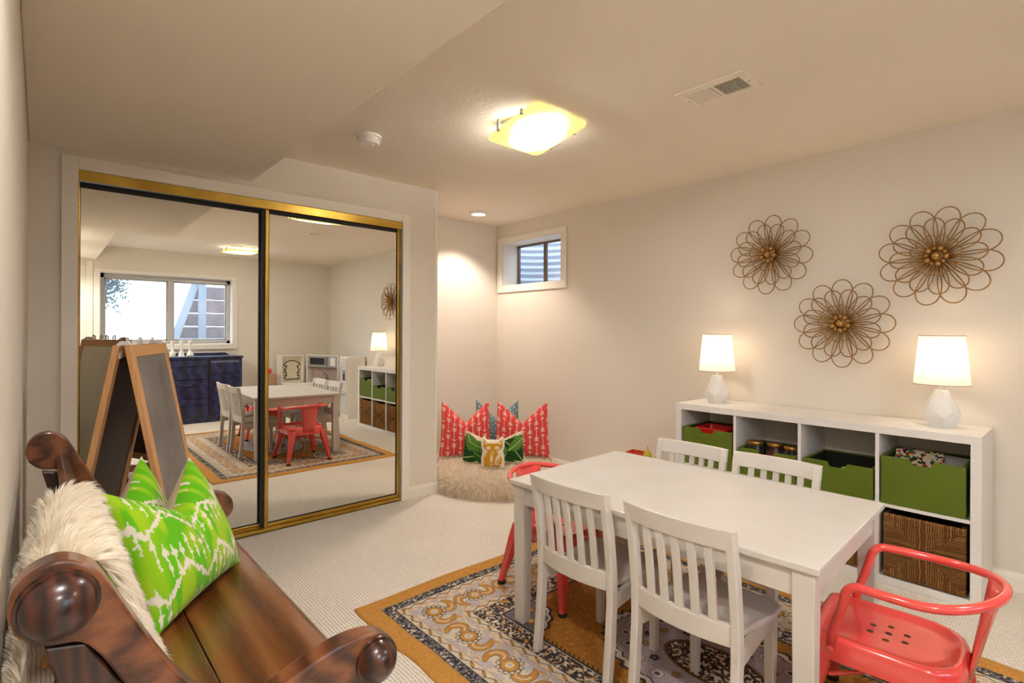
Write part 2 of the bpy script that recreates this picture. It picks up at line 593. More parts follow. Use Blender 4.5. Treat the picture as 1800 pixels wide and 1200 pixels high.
# right wall with the small window opening
WY0, WY1, WZ0, WZ1 = 3.148, 3.94, 1.69, 2.118
g = G()
g.box(XR, XR + W, YB - W, WY0, 0, HC); g.box(XR, XR + W, WY1, YA + W, 0, HC)
g.box(XR, XR + W, WY0, WY1, 0, WZ0); g.box(XR, XR + W, WY0, WY1, WZ1, HC)
struct(ob('wall_right', g, M_wall))
# rear wall with the wide window and the door opening
BX0, BX1, BZ0, BZ1 = .565, 2.10, 1.04, 1.965
g = G()
RD1, RDZ = .43, 2.03
g.box(RD1, BX0, YB - W, YB, 0, HC); g.box(BX1, XR, YB - W, YB, 0, HC)
g.box(BX0, BX1, YB - W, YB, 0, BZ0); g.box(BX0, BX1, YB - W, YB, BZ1, HC)
g.box(XL, RD1, YB - W, YB, RDZ, HC)
struct(ob('wall_rear', g, M_wall))
# closet wall with its wide opening, the closet's side and the alcove end
g = G()
g.box(XL, DX0, YC, YC + W, 0, HC); g.box(DX1, XE, YC, YC + W, 0, HC)
g.box(DX0, DX1, YC, YC + W, HD, HC)
struct(ob('wall_closet', g, M_wall))
struct(ob('wall_alcove_side', G().box(XE - .1, XE, YC + W, YA, 0, HC), M_wall))
struct(ob('wall_alcove_end', G().box(XE - .1, XR, YA, YA + W, 0, HC), M_wall))
struct(ob('wall_closet_back', G().box(XL, XE - .1, YA, YA + .05, 0, HC), M_wall))
# corner bead strip on the closet's outer corner
struct(ob('trim_1', G().box(XE - .018, XE + .006, YC - .006, YC + .02, .085, HC), M_trim, bev=.003), 'thin corner strip on the closet wall')

def baseboard(name, pts, inward):
    """profiled board along a straight run; inward is the unit vector into the room"""
    (x0, y0), (x1, y1) = pts
    ix, iy = inward
    prof = [(0, 0), (.014, 0), (.014, .062), (.010, .072), (.006, .082), (0, .085)]
    a = [(x0 + ix * d, y0 + iy * d, z) for d, z in prof]
    b = [(x1 + ix * d, y1 + iy * d, z) for d, z in prof]
    return struct(ob(name, G().hexa(a, b), M_trim))
baseboard('baseboard_right', [(XR, YB), (XR, YA)], (-1, 0))
baseboard('baseboard_alcove', [(XE, YA), (XR, YA)], (0, -1))
baseboard('baseboard_alcove_side', [(XE, YC), (XE, YA)], (1, 0))
baseboard('baseboard_closet', [(DX1 + .065, YC), (XE + .014, YC)], (0, -1))
baseboard('baseboard_left', [(XL, YB), (XL, YC)], (1, 0))
baseboard('baseboard_rear', [(.50, YB), (XR, YB)], (0, 1))

# closet casing
g = G()
g.box(DX0 - .065, DX0, YC - .014, YC, 0, HD + .065)
g.box(DX1, DX1 + .065, YC - .014, YC, 0, HD + .065)
g.box(DX0, DX1, YC - .014, YC, HD, HD + .065)
struct(ob('trim_2', g, M_trim, bev=.004), 'white casing around the mirrored closet')

# brass tracks
g = G()
g.box(DX0, DX1, YC - .004, YC + .006, HD - .052, HD)
g.box(DX0, DX1, YC + .006, YC + .10, HD - .010, HD)
struct(ob('trim_3', g, M_gold, bev=.002), 'brass header track over the mirrored doors')
g = G()
for a, b in ((0, .012), (.040, .048), (.075, .085)):
    g.box(DX0, DX1, YC + a, YC + b, 0, .022)
g.box(DX0, DX1, YC, YC + .085, 0, .006)
struct(ob('trim_4', g, M_gold), 'brass floor track under the mirrored doors')
struct(ob('trim_5', G().box(DX0, DX1, YC + .014, YC + .09, HD - .040, HD - .012), M_black), 'black channel inside the header track')

def mirror_door(name, x0, x1, y, label, ang=0.0, tilt=0.0, sl=.022):
    z0, z1 = .014, HD - .046
    w = x1 - x0
    t = bpy.data.objects.new(name, None); COL.objects.link(t)
    t.location = (x0, y, 0)
    t.rotation_euler = (tilt, 0, ang)
    struct(t, label)
    ob('mirror_pane', G().box(sl * .5, w - .012, .004, .008, z0 + .012, z1 - .012), M_mirror, t)
    for a, b in ((0, sl), (w - .022, w)):
        ob('stile', G().box(a, b, -.008, .016, z0, z1), M_gold, t, bev=.004)
    for a, b, mm in ((z0, z0 + .03, M_gold), (z1 - .022, z1, M_black)):
        ob('rail', G().box(sl, w - .022, -.006, .014, a, b), mm, t, bev=.003)
    # dark gasket round the glass
    g = G()
    g.box(sl, w - .022, -.001, .004, z0 + .03, z0 + .036); g.box(sl, w - .022, -.001, .004, z1 - .028, z1 - .022)
    g.box(sl, sl + .003, -.001, .004, z0 + .03, z1 - .022); g.box(w - .026, w - .022, -.001, .004, z0 + .03, z1 - .022)
    ob('gasket', g, M_black, t)
    return t
XM = 1.030
mirror_door('door_1', DX0 + .001, XM + .02, YC + .058, 'rear sliding closet door with a brass framed mirror', sl=.008)
mirror_door('door_2', XM, DX1 - .003, YC + .028, 'front sliding closet door with a brass framed mirror', ang=-.003)
struct(ob('trim_6', G().box(XM - .018, XM - .002, YC + .024, YC + .05, .03, HD - .06), M_black), 'black edge strip of the front mirror door')

# ------------------------------------------------------------------ windows
# small window in the right wall near the alcove
def small_window():
    t = bpy.data.objects.new('window_1', None); COL.objects.link(t); struct(t, 'small sliding basement window with white casing')
    c = .068
    g = G()
    g.box(XR - .016, XR, WY0 - c, WY1 + c, WZ0 - c, WZ0); g.box(XR - .016, XR, WY0 - c, WY1 + c, WZ1, WZ1 + c * .8)
    g.box(XR - .016, XR, WY0 - c, WY0, WZ0, WZ1); g.box(XR - .016, XR, WY1, WY1 + c, WZ0, WZ1)
    ob('casing', g, M_trim, t, bev=.004)
    d0, d1 = XR, XR + .24
    g = G()
    g.box(d0, d1, WY0 - .012, WY0 + .004, WZ0, WZ1); g.box(d0, d1, WY1 - .004, WY1 + .012, WZ0, WZ1)
    g.box(d0, d1, WY0, WY1, WZ0 - .012, WZ0 + .004); g.box(d0, d1, WY0, WY1, WZ1 - .004, WZ1 + .012)
    ob('jamb', g, M_trim, t)
    fr = mat('bronze_window_frame', (120, 98, 78), rough=.4, metal=.6)
    x = XR + .20
    g = G(); k = .022
    g.box(x, x + .03, WY0, WY1, WZ0, WZ0 + k); g.box(x, x + .03, WY0, WY1, WZ1 - k, WZ1)
    g.box(x, x + .03, WY0, WY0 + k, WZ0, WZ1); g.box(x, x + .03, WY1 - k, WY1, WZ0, WZ1)
    ob('frame', g, fr, t, bev=.002)
    ym = (WY0 + WY1) / 2
    ob('mullion', G().box(x - .004, x + .026, ym - .016, ym + .016, WZ0 + k, WZ1 - k), fr, t, bev=.002)
    for a, b, e in ((WY0 + k, ym - .016, .008), (ym + .016, WY1 - k, .016)):
        ob('pane', G().box(x + e, x + e + .003, a, b, WZ0 + k, WZ1 - k), M_pane, t)
small_window()
# corrugated steel well outside the small window
g = G()
R = []
nz = 96
zs = np.linspace(.9, 2.35, nz)
cy, rad = (WY0 + WY1) / 2, .62
vs, fs = [], []
na = 26
for i, z in enumerate(zs):
    r = rad + .018 * math.sin(z * 2 * PI / .067)
    for j in range(na):
        a = -PI / 2 + PI * j / (na - 1)
        vs.append((XR + .30 + r * .75 * math.cos(a), cy + r * math.sin(a), z))
for i in range(nz - 1):
    for j in range(na - 1):
        fs.append((i * na + j, i * na + j + 1, (i + 1) * na + j + 1, (i + 1) * na + j))
g.add(vs, fs)
well = ob('window_well', g, mat('galvanised_steel', (168, 172, 186), rough=.45, metal=.35), smooth=True)
tag(well, 'curved corrugated galvanised steel well outside the small window', 'window well')
struct(ob('ground_well', G().box(XR + .24, XR + .9, cy - .7, cy + .7, .85, .95), mat('gravel', (150, 146, 140), col2=(110, 106, 100), nscale=60)), 'gravel at the bottom of the window well')

def big_window():
    t = bpy.data.objects.new('window_2', None); COL.objects.link(t); struct(t, 'wide aluminium sliding window over the navy dresser')
    c = .065
    g = G()
    g.box(BX0 - c, BX1 + c, YB, YB + .014, BZ1, BZ1 + c * .7)
    g.box(BX0 - c, BX0, YB, YB + .014, BZ0 - .04, BZ1); g.box(BX1, BX1 + c, YB, YB + .014, BZ0 - .04, BZ1)
    ob('casing', g, M_trim, t, bev=.004)
    ob('sill', G().box(BX0 - c, BX1 + c, YB - .0, YB + .022, BZ0 - .075, BZ0), M_trim, t, bev=.004)
    d0, d1 = YB - .22, YB
    g = G()
    g.box(BX0 - .012, BX0 + .004, d0, d1, BZ0, BZ1); g.box(BX1 - .004, BX1 + .012, d0, d1, BZ0, BZ1)
    g.box(BX0, BX1, d0, d1, BZ0 - .012, BZ0 + .004); g.box(BX0, BX1, d0, d1, BZ1 - .004, BZ1 + .012)
    ob('jamb', g, M_trim, t)
    fr = mat('aluminium_window_frame', (182, 178, 172), rough=.4, metal=.4)
    y = YB - .16; k = .05
    g = G()
    g.box(BX0, BX1, y, y + .05, BZ0, BZ0 + k); g.box(BX0, BX1, y, y + .05, BZ1 - k * 1.2, BZ1)
    g.box(BX0, BX0 + k, y, y + .05, BZ0, BZ1); g.box(BX1 - k, BX1, y, y + .05, BZ0, BZ1)
    ob('frame', g, fr, t, bev=.003)
    xm = 1.345
    ob('mullion', G().box(xm - .032, xm + .032, y + .004, y + .056, BZ0 + k, BZ1 - k), fr, t, bev=.003)
    for a, b, e in ((BX0 + k, xm - .032, .03), (xm + .032, BX1 - k, .015)):
        p = ob('pane', G().box(a, b, y + e, y + e + .004, BZ0 + k, BZ1 - k * 1.2), M_pane, t)
        g = G(); q = .018
        g.box(a, b, y + e - .006, y + e + .01, BZ0 + k, BZ0 + k + q); g.box(a, b, y + e - .006, y + e + .01, BZ1 - k * 1.2 - q, BZ1 - k * 1.2)
        g.box(a, a + q, y + e - .006, y + e + .01, BZ0 + k, BZ1 - k * 1.2); g.box(b - q, b, y + e - .006, y + e + .01, BZ0 + k, BZ1 - k * 1.2)
        ob('sash', g, fr, p)
big_window()

# rear door beside the window
t = bpy.data.objects.new('door_3', None); COL.objects.link(t); struct(t, 'plain white door beside the wide window')
ob('leaf', G().box(XL, RD1, YB - .05, YB - .012, .01, RDZ), M_trim, t, bev=.002)
for z0, z1 in ((.2, .85), (1.0, 1.85)):
    ob('panel', G().box(XL + .10, RD1 - .11, YB - .014, YB - .004, z0, z1), M_trim, t, bev=.008)
ob('knob', G().lathe([(.012, 0), (.012, .03), (.028, .045), (.03, .06), (.02, .072)], 20).xf(Matrix.Translation((RD1 - .05, YB - .012, .95)) @ Matrix.Rotation(-PI / 2, 4, 'X')), M_gold, t, smooth=True)
struct(ob('trim_7', G().box(RD1, .495, YB, YB + .014, 0, RDZ + .06), M_trim, bev=.004), 'white door casing beside the wide window')

# ------------------------------------------------------------------ ceiling fixtures
def rrect(w, d, r, n=6):
    """rounded rectangle outline"""
    out = []
    for cx, cy, a0 in ((w / 2 - r, d / 2 - r, 0), (-w / 2 + r, d / 2 - r, 90), (-w / 2 + r, -d / 2 + r, 180), (w / 2 - r, -d / 2 + r, 270)):
        for k in range(n + 1):
            a = math.radians(a0 + 90 * k / n)
            out.append((cx + r * math.cos(a), cy + r * math.sin(a)))
    return out

def dish(w, d, r, prof, n=6):
    """stack of rounded rectangles: prof gives (inset, z)"""
    g = G(); rings = []
    for ins, z in prof:
        rings.append([(x, y, z) for x, y in rrect(w - 2 * ins, d - 2 * ins, max(r - ins * .5, .004), n)])
    k = len(rings[0])
    vs = [p for ring in rings for p in ring]
    fs = []
    for i in range(len(rings) - 1):
        for j in range(k):
            j2 = (j + 1) % k
            fs.append((i * k + j, i * k + j2, (i + 1) * k + j2, (i + 1) * k + j))
    fs.append(tuple(range(k))[::-1]); fs.append(tuple((len(rings) - 1) * k + j for j in range(k)))
    return g.add(vs, fs)

def ceiling_light(loc, rz, label, warm, w, d, tilt):
    t = thing('ceiling_light', label, 'ceiling light', (loc[0], loc[1], HC), rz)
    ob('mounting_plate', G().box(-w * .36, w * .36, -d * .40, d * .40, -.014, 0), M_white_pl, t, bev=.003)
    TL = Matrix.Translation((0, 0, -.050)) @ Matrix.Rotation(tilt, 4, 'X')
    g = dish(w, d, .040, [(0.0, .008), (0.0, .002), (.004, -.004), (.02, -.008), (.07, -.010)])
    gl = ob('glass_diffuser', g, M_ceilglass, t, auto=40)
    gl.matrix_local = TL
    for sx in (-1, 1):
        for sy in (-1, 1):
            g = G().box(sx * (w / 2 - .002) - .006, sx * (w / 2 - .002) + .006, sy * d * .22 - .008, sy * d * .22 + .008, -.056 - sy * d * .22 * math.sin(-tilt), -.012)
            ob('clip', g, M_chrome, t, bev=.002)
    bulb('bulb', (0, 0, -.034), .7, warm, .008, t)
    return t
WARM = (1.0, .88, .71)
ceiling_light((1.912, 1.885), math.radians(0), 'square frosted glass ceiling light beside the air vent', WARM, .385, .38, math.radians(-11.0))
ceiling_light((1.95, -.55), math.radians(0), 'square frosted glass ceiling light in front of the wide window', WARM, .385, .42, 0.0)

t = thing('smoke_detector', 'round white smoke detector on the ceiling near the closet', 'smoke detector', (1.36, 2.64, HC))
ob('base', G().lathe([(.068, 0), (.068, -.012), (.062, -.014)], 40), M_white_pl, t, auto=30)
ob('cover', G().lathe([(.060, -.014), (.060, -.034), (.052, -.046), (.03, -.050), (.001, -.050)], 40), M_white_pl, t, auto=30)
g = G()
for k in range(10):
    a = 2 * PI * k / 10
    g.add([(.0605 * math.cos(a + e), .0605 * math.sin(a + e), z) for e in (-.18, .18) for z in (-.024, -.021)], [(0, 1, 3, 2)])
ob('sounder_slots', g, M_black, t)
ob('test_button', G().lathe([(.012, -.049), (.012, -.053), (.008, -.054)], 16, (.01, -.02, 0)), M_white_pl, t)

M_disc = mat('lit_lens', (255, 240, 220), emit=(255, 240, 216), estr=2.0)
def recessed_light(x, y, z, label, watts, col, cone):
    t = thing('recessed_light', label, 'downlight', (x, y, z))
    ob('trim_ring', G().lathe([(.084, 0), (.082, -.012), (.066, -.026), (.060, -.022)], 32), M_white_pl, t, auto=40)
    ob('lens', G().lathe([(.062, -.022), (.04, -.0245), (.001, -.025)], 24), M_disc, t)
    sl = bpy.data.lights.new('spot', 'SPOT'); sl.energy = watts; sl.color = col
    sl.spot_size = math.radians(cone); sl.spot_blend = .5; sl.shadow_soft_size = .055
    so = link('spot', sl, t); so.location = (0, 0, -.032)
recessed_light(2.95, 3.64, HC, 'small round downlight in the alcove ceiling', 32, (1, .86, .75), 116)
recessed_light(.16, .50, HS, 'added unseen fill downlight in the low soffit near the end of the pew', 27, (1, .95, .90), 165)  # lamp added out of view to brighten the pew and left side
recessed_light(.16, -.75, HS, 'added unseen fill downlight in the low soffit near the plain white door', 30, (1, .95, .90), 165)  # second added lamp behind the camera, lifts the dim left side, no known fixture

t = thing('air_vent', 'beige slotted metal air vent on the ceiling', 'vent', (2.255, 1.10, HC), math.radians(0))
M_vent = mat('vent_paint', (240, 230, 214), rough=.5)
g = G(); fw, fd = .21, .31
iw, idp = .125, .235
g.box(-fw / 2, fw / 2, -fd / 2, -idp / 2, -.008, 0); g.box(-fw / 2, fw / 2, idp / 2, fd / 2, -.008, 0)
g.box(-fw / 2, -iw / 2, -idp / 2, idp / 2, -.008, 0); g.box(iw / 2, fw / 2, -idp / 2, idp / 2, -.008, 0)
g.box(-iw / 2, iw / 2, -.007, .007, -.008, 0)
ob('frame', g, M_vent, t, bev=.002)
ob('duct_opening', G().box(-iw / 2, iw / 2, -idp / 2, idp / 2, -.0015, -.0005), M_black, t)
slat_r = mesh_of('slat', G().hexa([(-iw / 2, -.0026, -.0075), (-iw / 2, .0002, -.0075), (-iw / 2, .0002, -.002), (-iw / 2, -.0010, -.002)],
                                  [(iw / 2, -.0026, -.0075), (iw / 2, .0002, -.0075), (iw / 2, .0002, -.002), (iw / 2, -.0010, -.002)]), M_vent)
slat_l = mesh_of('slat', G().box(-iw / 2, iw / 2, -.0034, .0034, -.0078, -.0068), M_vent)
for k in range(13):
    share('slat', slat_r, t, Matrix.Translation((0, -.014 - k * .0082, 0)) @ Matrix.Diagonal((1, .8, 1, 1)))
    share('slat', slat_l, t, Matrix.Translation((0, .013 + k * .0082, 0)))
for sy in (-1, 1):
    ob('screw', G().lathe([(.004, -.008), (.003, -.010), (.001, -.0105)], 10, (0, sy * .135, 0)), M_chrome, t)

# ------------------------------------------------------------------ cube shelf on the right wall
KX, KY, KH, KD, KL, KT = 3.111, .3224, .77, .39, 1.47, .038
t = thing('cube_shelf', 'low white shelf unit of eight cubes against the wall', 'shelf', (KX, KY, 0))
ob('top_panel', G().box(0, KD, 0, KL, KH - KT, KH), M_shelf, t, bev=.0015)
ob('bottom_panel', G().box(0, KD, KT, KL - KT, 0, KT), M_shelf, t, bev=.0015)
for y in (0, KL - KT):
    ob('side_panel', G().box(0, KD, y, y + KT, 0, KH - KT), M_shelf, t, bev=.0015)
cellw = (KL - 2 * KT - 3 * .016) / 4
ZS = .385
ob('middle_shelf', G().box(.003, KD - .003, KT, KL - KT, ZS - .008, ZS + .008), M_shelf, t)
for k in range(3):
    y = KT + (k + 1) * cellw + k * .016
    ob('divider', G().box(.003, KD - .003, y, y + .016, ZS + .008, KH - KT), M_shelf, t)
    ob('divider', G().box(.003, KD - .003, y, y + .016, KT, ZS - .008), M_shelf, t)
def cell_y(k):   # k = 0 is the cube nearest the rear of the room
    y0 = KY + KT + k * (cellw + .016)
    return y0, y0 + cellw

def bin_box(k, h, label, inset):
    y0, y1 = cell_y(k)
    w = cellw - .022
    yc = (y0 + y1) / 2 + (.004 if k == 0 else -.002)
    t = thing('storage_bin', label, 'bin', (KX + inset, yc, ZS + .0085), group='green storage bins in the shelf')
    d = .33; th = .012; n = .034
    # front board with a bevelled finger notch
    prof = [(-w / 2, 0), (w / 2, 0), (w / 2, h), (n + .012, h), (n, h - .026), (-n, h - .026), (-n - .012, h), (-w / 2, h)]
    ob('front', G().prism(prof, 'x', 0, th), M_green, t, bev=.001)
    ob('back', G().box(d - th, d, -w / 2, w / 2, 0, h), M_green, t)
    for s in (-1, 1):
        a, b = sorted((s * w / 2, s * (w / 2 - th)))
        ob('side', G().box(th, d - th, a, b, 0, h), M_green, t)
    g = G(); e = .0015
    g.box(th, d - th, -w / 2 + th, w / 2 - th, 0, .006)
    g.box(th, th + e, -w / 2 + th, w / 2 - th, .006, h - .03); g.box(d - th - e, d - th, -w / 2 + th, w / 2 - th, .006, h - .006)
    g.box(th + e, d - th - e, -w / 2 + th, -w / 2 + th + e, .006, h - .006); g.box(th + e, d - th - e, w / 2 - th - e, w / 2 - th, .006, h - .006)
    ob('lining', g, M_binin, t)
    return t, yc
_, yb3 = bin_box(3, .232, 'tall green storage bin holding a red plastic tray', .004)
_, yb2 = bin_box(2, .156, 'low green storage bin holding glass jars with gold lids', .004)
_, yb1 = bin_box(1, .158, 'low green storage bin with dark inside and small blue and green toys', .004)
_, yb0 = bin_box(0, .232, 'tall green storage bin filled with puzzle books', .004)
ZB = ZS + .0085 + .006
# red tray
g = dish(.20, .20, .03, [(.03, 0), (.0, .18), (-.004, .215), (.004, .222), (.012, .20), (.03, .05)])
tr = ob('plastic_tray', g.xf(Matrix.Translation((KX + .17, yb3 + .02, ZB))), mat('red_plastic', (214, 36, 30), rough=.35), auto=40)
tag(tr, 'red plastic tray standing in the tall green bin', 'tray')
# jars
M_jar = pane_mat('jar_glass', (.8, .8, .78), .25)
M_lid = mat('gold_lid', (178, 132, 66), rough=.35, metal=.9)
jar_fill = [(188, 30, 28), (70, 60, 50), (150, 120, 60)]
for i, dy in enumerate((.10, 0.0, -.10)):
    t = thing('jar', ['glass jar with gold lid beside the notch of a low green bin, dark beads inside', 'glass jar with gold lid in the middle of three, red beads inside', 'glass jar with gold lid in the bin, tan beads inside'][i],
              'jar', (KX + .11 + .02 * (i % 2), yb2 + dy, ZB + .030), group='jars in the low green bin')
    ob('glass', G().lathe([(.042, 0), (.046, .01), (.046, .11), (.038, .125), (.038, .135)], 28), M_jar, t, auto=40)
    ob('beads', G().lathe([(.040, .002), (.043, .012), (.043, .095), (.01, .10)], 20), mat('beads', jar_fill[[1, 0, 2][i]], col2=(40, 30, 28), nscale=90), t)
    ob('lid', G().lathe([(.041, .132), (.042, .136), (.042, .148), (.039, .152), (.030, .150), (.001, .150)], 28), M_lid, t, auto=40)
# small toys in bin 1
tag(ob('toy_brick', G().box(KX + .03, KX + .07, yb1 - .02, yb1 + .06, ZB, ZB + .10).box(KX + .038, KX + .05, yb1 - .01, yb1 + .003, ZB + .10, ZB + .106).box(KX + .038, KX + .05, yb1 + .03, yb1 + .043, ZB + .10, ZB + .106), mat('blue_plastic', (34, 60, 140), rough=.4), bev=.003), 'blue plastic toy brick inside the dark low bin', 'toy')
tag(ob('toy_ring', G().tube([(KX + .05 + .03 * math.cos(a), yb1 - .045 + .03 * math.sin(a), ZB + .115 + .004 * math.sin(a)) for a in np.linspace(0, 2 * PI, 20, endpoint=False)], .009, 8, True), mat('lime_plastic', (120, 170, 40), rough=.4), smooth=True), 'lime plastic toy ring inside the dark low bin', 'toy')
# puzzle books standing in bin 0
def book(i, y, x, wdt, hgt, thk, lean, cover, label, rz):
    t = thing('puzzle_book', label, 'book', (x, y, ZB), rz, 'books in the tall green bin')
    r = Matrix.Rotation(lean, 4, 'Y')
    ob('pages', G().box(.002, thk - .002, -wdt / 2 + .003, wdt / 2 - .001, .002, hgt - .003).xf(r), mat('paper', (226, 220, 206), rough=.8), t)
    ob('cover', G().box(0, .002, -wdt / 2, wdt / 2, 0, hgt).box(thk - .002, thk, -wdt / 2, wdt / 2, 0, hgt).box(0, thk, -wdt / 2, -wdt / 2 + .002, 0, hgt).xf(r), cover, t)
def speckle_print(name, base, cols, scale):
    m, nt, b = new_mat(name); N = nt.nodes; Lk = nt.links
    tc = N.new('ShaderNodeTexCoord'); v = N.new('ShaderNodeTexVoronoi'); v.inputs['Scale'].default_value = scale
    Lk.new(tc.outputs['Object'], v.inputs['Vector'])
    r = N.new('ShaderNodeValToRGB'); r.color_ramp.interpolation = 'CONSTANT'
    sp = N.new('ShaderNodeSeparateColor'); Lk.new(v.outputs['Color'], sp.inputs[0]); Lk.new(sp.outputs[0], r.inputs[0])
    r.color_ramp.elements[0].color = rgba(base); r.color_ramp.elements[1].color = rgba(cols[0]); r.color_ramp.elements[1].position = .45
    for i, c in enumerate(cols[1:]):
        e = r.color_ramp.elements.new(.58 + .12 * i); e.color = rgba(c)
    Lk.new(r.outputs[0], b.inputs['Base Color']); b.inputs['Roughness'].default_value = .35
    return m
P1 = speckle_print('printed_cover', (236, 228, 200), [(190, 60, 40), (60, 120, 60), (230, 200, 90), (40, 40, 44)], 75)
P2 = speckle_print('grey_printed_cover', (220, 218, 214), [(120, 116, 120), (60, 60, 66), (180, 150, 140)], 60)
def stacked_book(y, x, z, wdt, hgt, thk, lean, cover, label, rz):
    book(0, y, x, wdt, hgt, thk, lean, cover, label, rz)
    o = [q for q in COL.objects if q.get('label') == label][0]
    o.location.z = z
stacked_book(yb0 + .025, KX + .075, ZB + .130, .19, .19, .012, .98, P1, 'puzzle book with colourful cover lying in the green bin', .12)
stacked_book(yb0 + .080, KX + .110, ZB + .128, .13, .20, .010, 1.02, P2, 'grey printed booklet under the colourful puzzle book', -.10)
stacked_book(yb0 - .045, KX + .120, ZB + .125, .13, .19, .008, 1.04, mat('clear_sleeve', (206, 210, 210), rough=.2), 'pale plastic folder under the colourful puzzle book', -.22)
gt = ob('foam_letter_tray', dish(.10, .11, .012, [(.004, 0), (0, .10), (0, .124), (.006, .126)]).xf(Matrix.Translation((KX + .075, yb0 + .01, ZB))), mat('bright_green_plastic', (40, 160, 50), rough=.4), auto=40)
tag(gt, 'bright green plastic box under the colourful puzzle book', 'box')

# woven baskets in the lower row
def basket_mesh():
    n = 150
    w, h = cellw - .028, .305
    u = np.linspace(-1, 1, n); X, Z = np.meshgrid(u, u)
    y = X * w / 2; z = Z * h / 2
    diag = np.abs(Z) > np.abs(X) * .92                     # top and bottom triangles
    pitch = .0085
    cyc = smooth_noise(n, n, (14, 14), 5) * .006
    s1 = np.abs(np.sin(PI * (y + cyc) / pitch)); s2 = np.abs(np.sin(PI * (z + cyc) / pitch))
    tw1 = np.sin((z + y * .8) * 2 * PI / .011); tw2 = np.sin((y + z * .8) * 2 * PI / .011)
    H = np.where(diag, s1 ** .6 * (1 + .22 * tw1), s2 ** .6 * (1 + .22 * tw2))
    H = H + rng.normal(0, .10, H.shape)
    tone = np.where(diag, np.floor((y + cyc) / pitch), np.floor((z + cyc) / pitch) + 77)
    t = (np.sin(tone * 12.9898) * 43758.5453) % 1
    hole = (np.abs(X) < .12) & (np.abs(Z) < .085)
    x = -.010 * H
    edge = np.minimum(1 - np.abs(X), 1 - np.abs(Z))
    x = x + .02 * np.clip(1 - edge / .05, 0, 1) ** 2
    x = np.where(hole, .03, x)
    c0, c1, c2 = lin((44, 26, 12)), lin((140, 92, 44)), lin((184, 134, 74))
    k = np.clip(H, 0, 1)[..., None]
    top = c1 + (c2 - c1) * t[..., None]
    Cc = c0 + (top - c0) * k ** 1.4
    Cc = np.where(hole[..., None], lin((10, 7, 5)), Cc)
    return np.stack([x, y, z], -1), Cc, w, h
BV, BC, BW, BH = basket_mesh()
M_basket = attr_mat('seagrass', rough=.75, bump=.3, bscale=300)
M_basket_side = mat('seagrass_side', (96, 62, 30), rough=.85, col2=(52, 32, 16), nscale=40, bump=.6, bscale=120)
bk_label = ['woven seagrass basket under the bin of puzzle books', 'woven seagrass basket under the dark low bin',
            'woven seagrass basket under the bin with jars', 'woven seagrass basket under the bin with the red tray']
proto_face = None
side_me = mesh_of('body', G().box(.02, .35, -BW / 2, -BW / 2 + .02, -BH / 2, BH / 2).box(.02, .35, BW / 2 - .02, BW / 2, -BH / 2, BH / 2)
                  .box(.33, .35, -BW / 2, BW / 2, -BH / 2, BH / 2).box(.04, .34, -BW / 2, BW / 2, -BH / 2, -BH / 2 + .015), M_basket_side)
for k in range(4):
    y0, y1 = cell_y(k)
    t = thing('seagrass_basket', bk_label[k], 'basket', (KX + .014, (y0 + y1) / 2, KT + BH / 2 + .001), group='woven baskets in the lower cubes')
    if proto_face is None:
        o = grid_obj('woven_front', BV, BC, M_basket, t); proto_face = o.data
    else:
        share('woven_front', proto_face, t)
    share('body', side_me, t)

# ------------------------------------------------------------------ table lamps
def table_lamp(x, y, label):
    t = thing('table_lamp', label, 'lamp', (x, y, KH), math.radians(14), 'faceted lamps on the white shelf')
    # faceted ceramic base: eight sided, kite facets between two rings
    n = 6
    def ring(r, z, ph): return [(r * math.cos(2 * PI * (j + ph) / n), r * math.sin(2 * PI * (j + ph) / n), z) for j in range(n)]
    A, B, Cc, D = ring(.052, 0, 0), ring(.079, .052, 0), ring(.070, .078, .5), ring(.030, .178, 0)
    vs = A + B + Cc + D
    fs = [tuple(range(n))[::-1], tuple(3 * n + j for j in range(n))]
    for j in range(n):
        j2 = (j + 1) % n
        fs.append((j, j2, n + j2, n + j))
        fs.append((n + j, n + j2, 2 * n + j))
        fs.append((n + j2, 2 * n + j2, 3 * n + j2, 2 * n + j)) if False else None
        fs.append((2 * n + j, n + j2, 3 * n + j2))
        fs.append((2 * n + j, 3 * n + j2, 3 * n + j))
        fs.append((n + j, 2 * n + j, 3 * n + j))
    g = G(); g.add(vs, [f for f in fs if f])
    ob('ceramic_base', g, M_ceramic, t)
    ob('neck', G().lathe([(.011, .176), (.011, .205), (.014, .206), (.014, .212), (.009, .213), (.009, .25)], 18), M_white_pl, t, auto=40)
    z0, z1, r0, r1 = .208, .445, .110, .088
    g = G(); nn = 48
    vs = [(r * math.cos(2 * PI * j / nn), r * math.sin(2 * PI * j / nn), z) for (r, z) in ((r0, z0), (r1, z1)) for j in range(nn)]
    g.add(vs, [(j, (j + 1) % nn, nn + (j + 1) % nn, nn + j) for j in range(nn)])
    sh = ob('shade', g, M_shade, t, smooth=True)
    M_hem = mat('shade_hem', (206, 180, 168), rough=.8)
    for r, z in ((r0, z0), (r1, z1)):
        ob('hem', G().tube([(r * math.cos(a), r * math.sin(a), z) for a in np.linspace(0, 2 * PI, 48, endpoint=False)], .0022, 6, True), M_hem, sh, smooth=True)
    g = G()
    for a in (0, 2 * PI / 3, 4 * PI / 3):
        g.tube([(.009 * math.cos(a), .009 * math.sin(a), .245), (r1 * .98 * math.cos(a), r1 * .98 * math.sin(a), z1 - .012)], .0016, 5)
    ob('shade_spider', g, M_chrome, t)
    bulb('bulb', (0, 0, .335), LAMP, (1, .80, .58), .03, t)
    return t
table_lamp(3.33, 1.625, 'lit table lamp with faceted white base above the red tray bin')
table_lamp(3.325, .492, 'lit table lamp with faceted white base above the puzzle book bin')
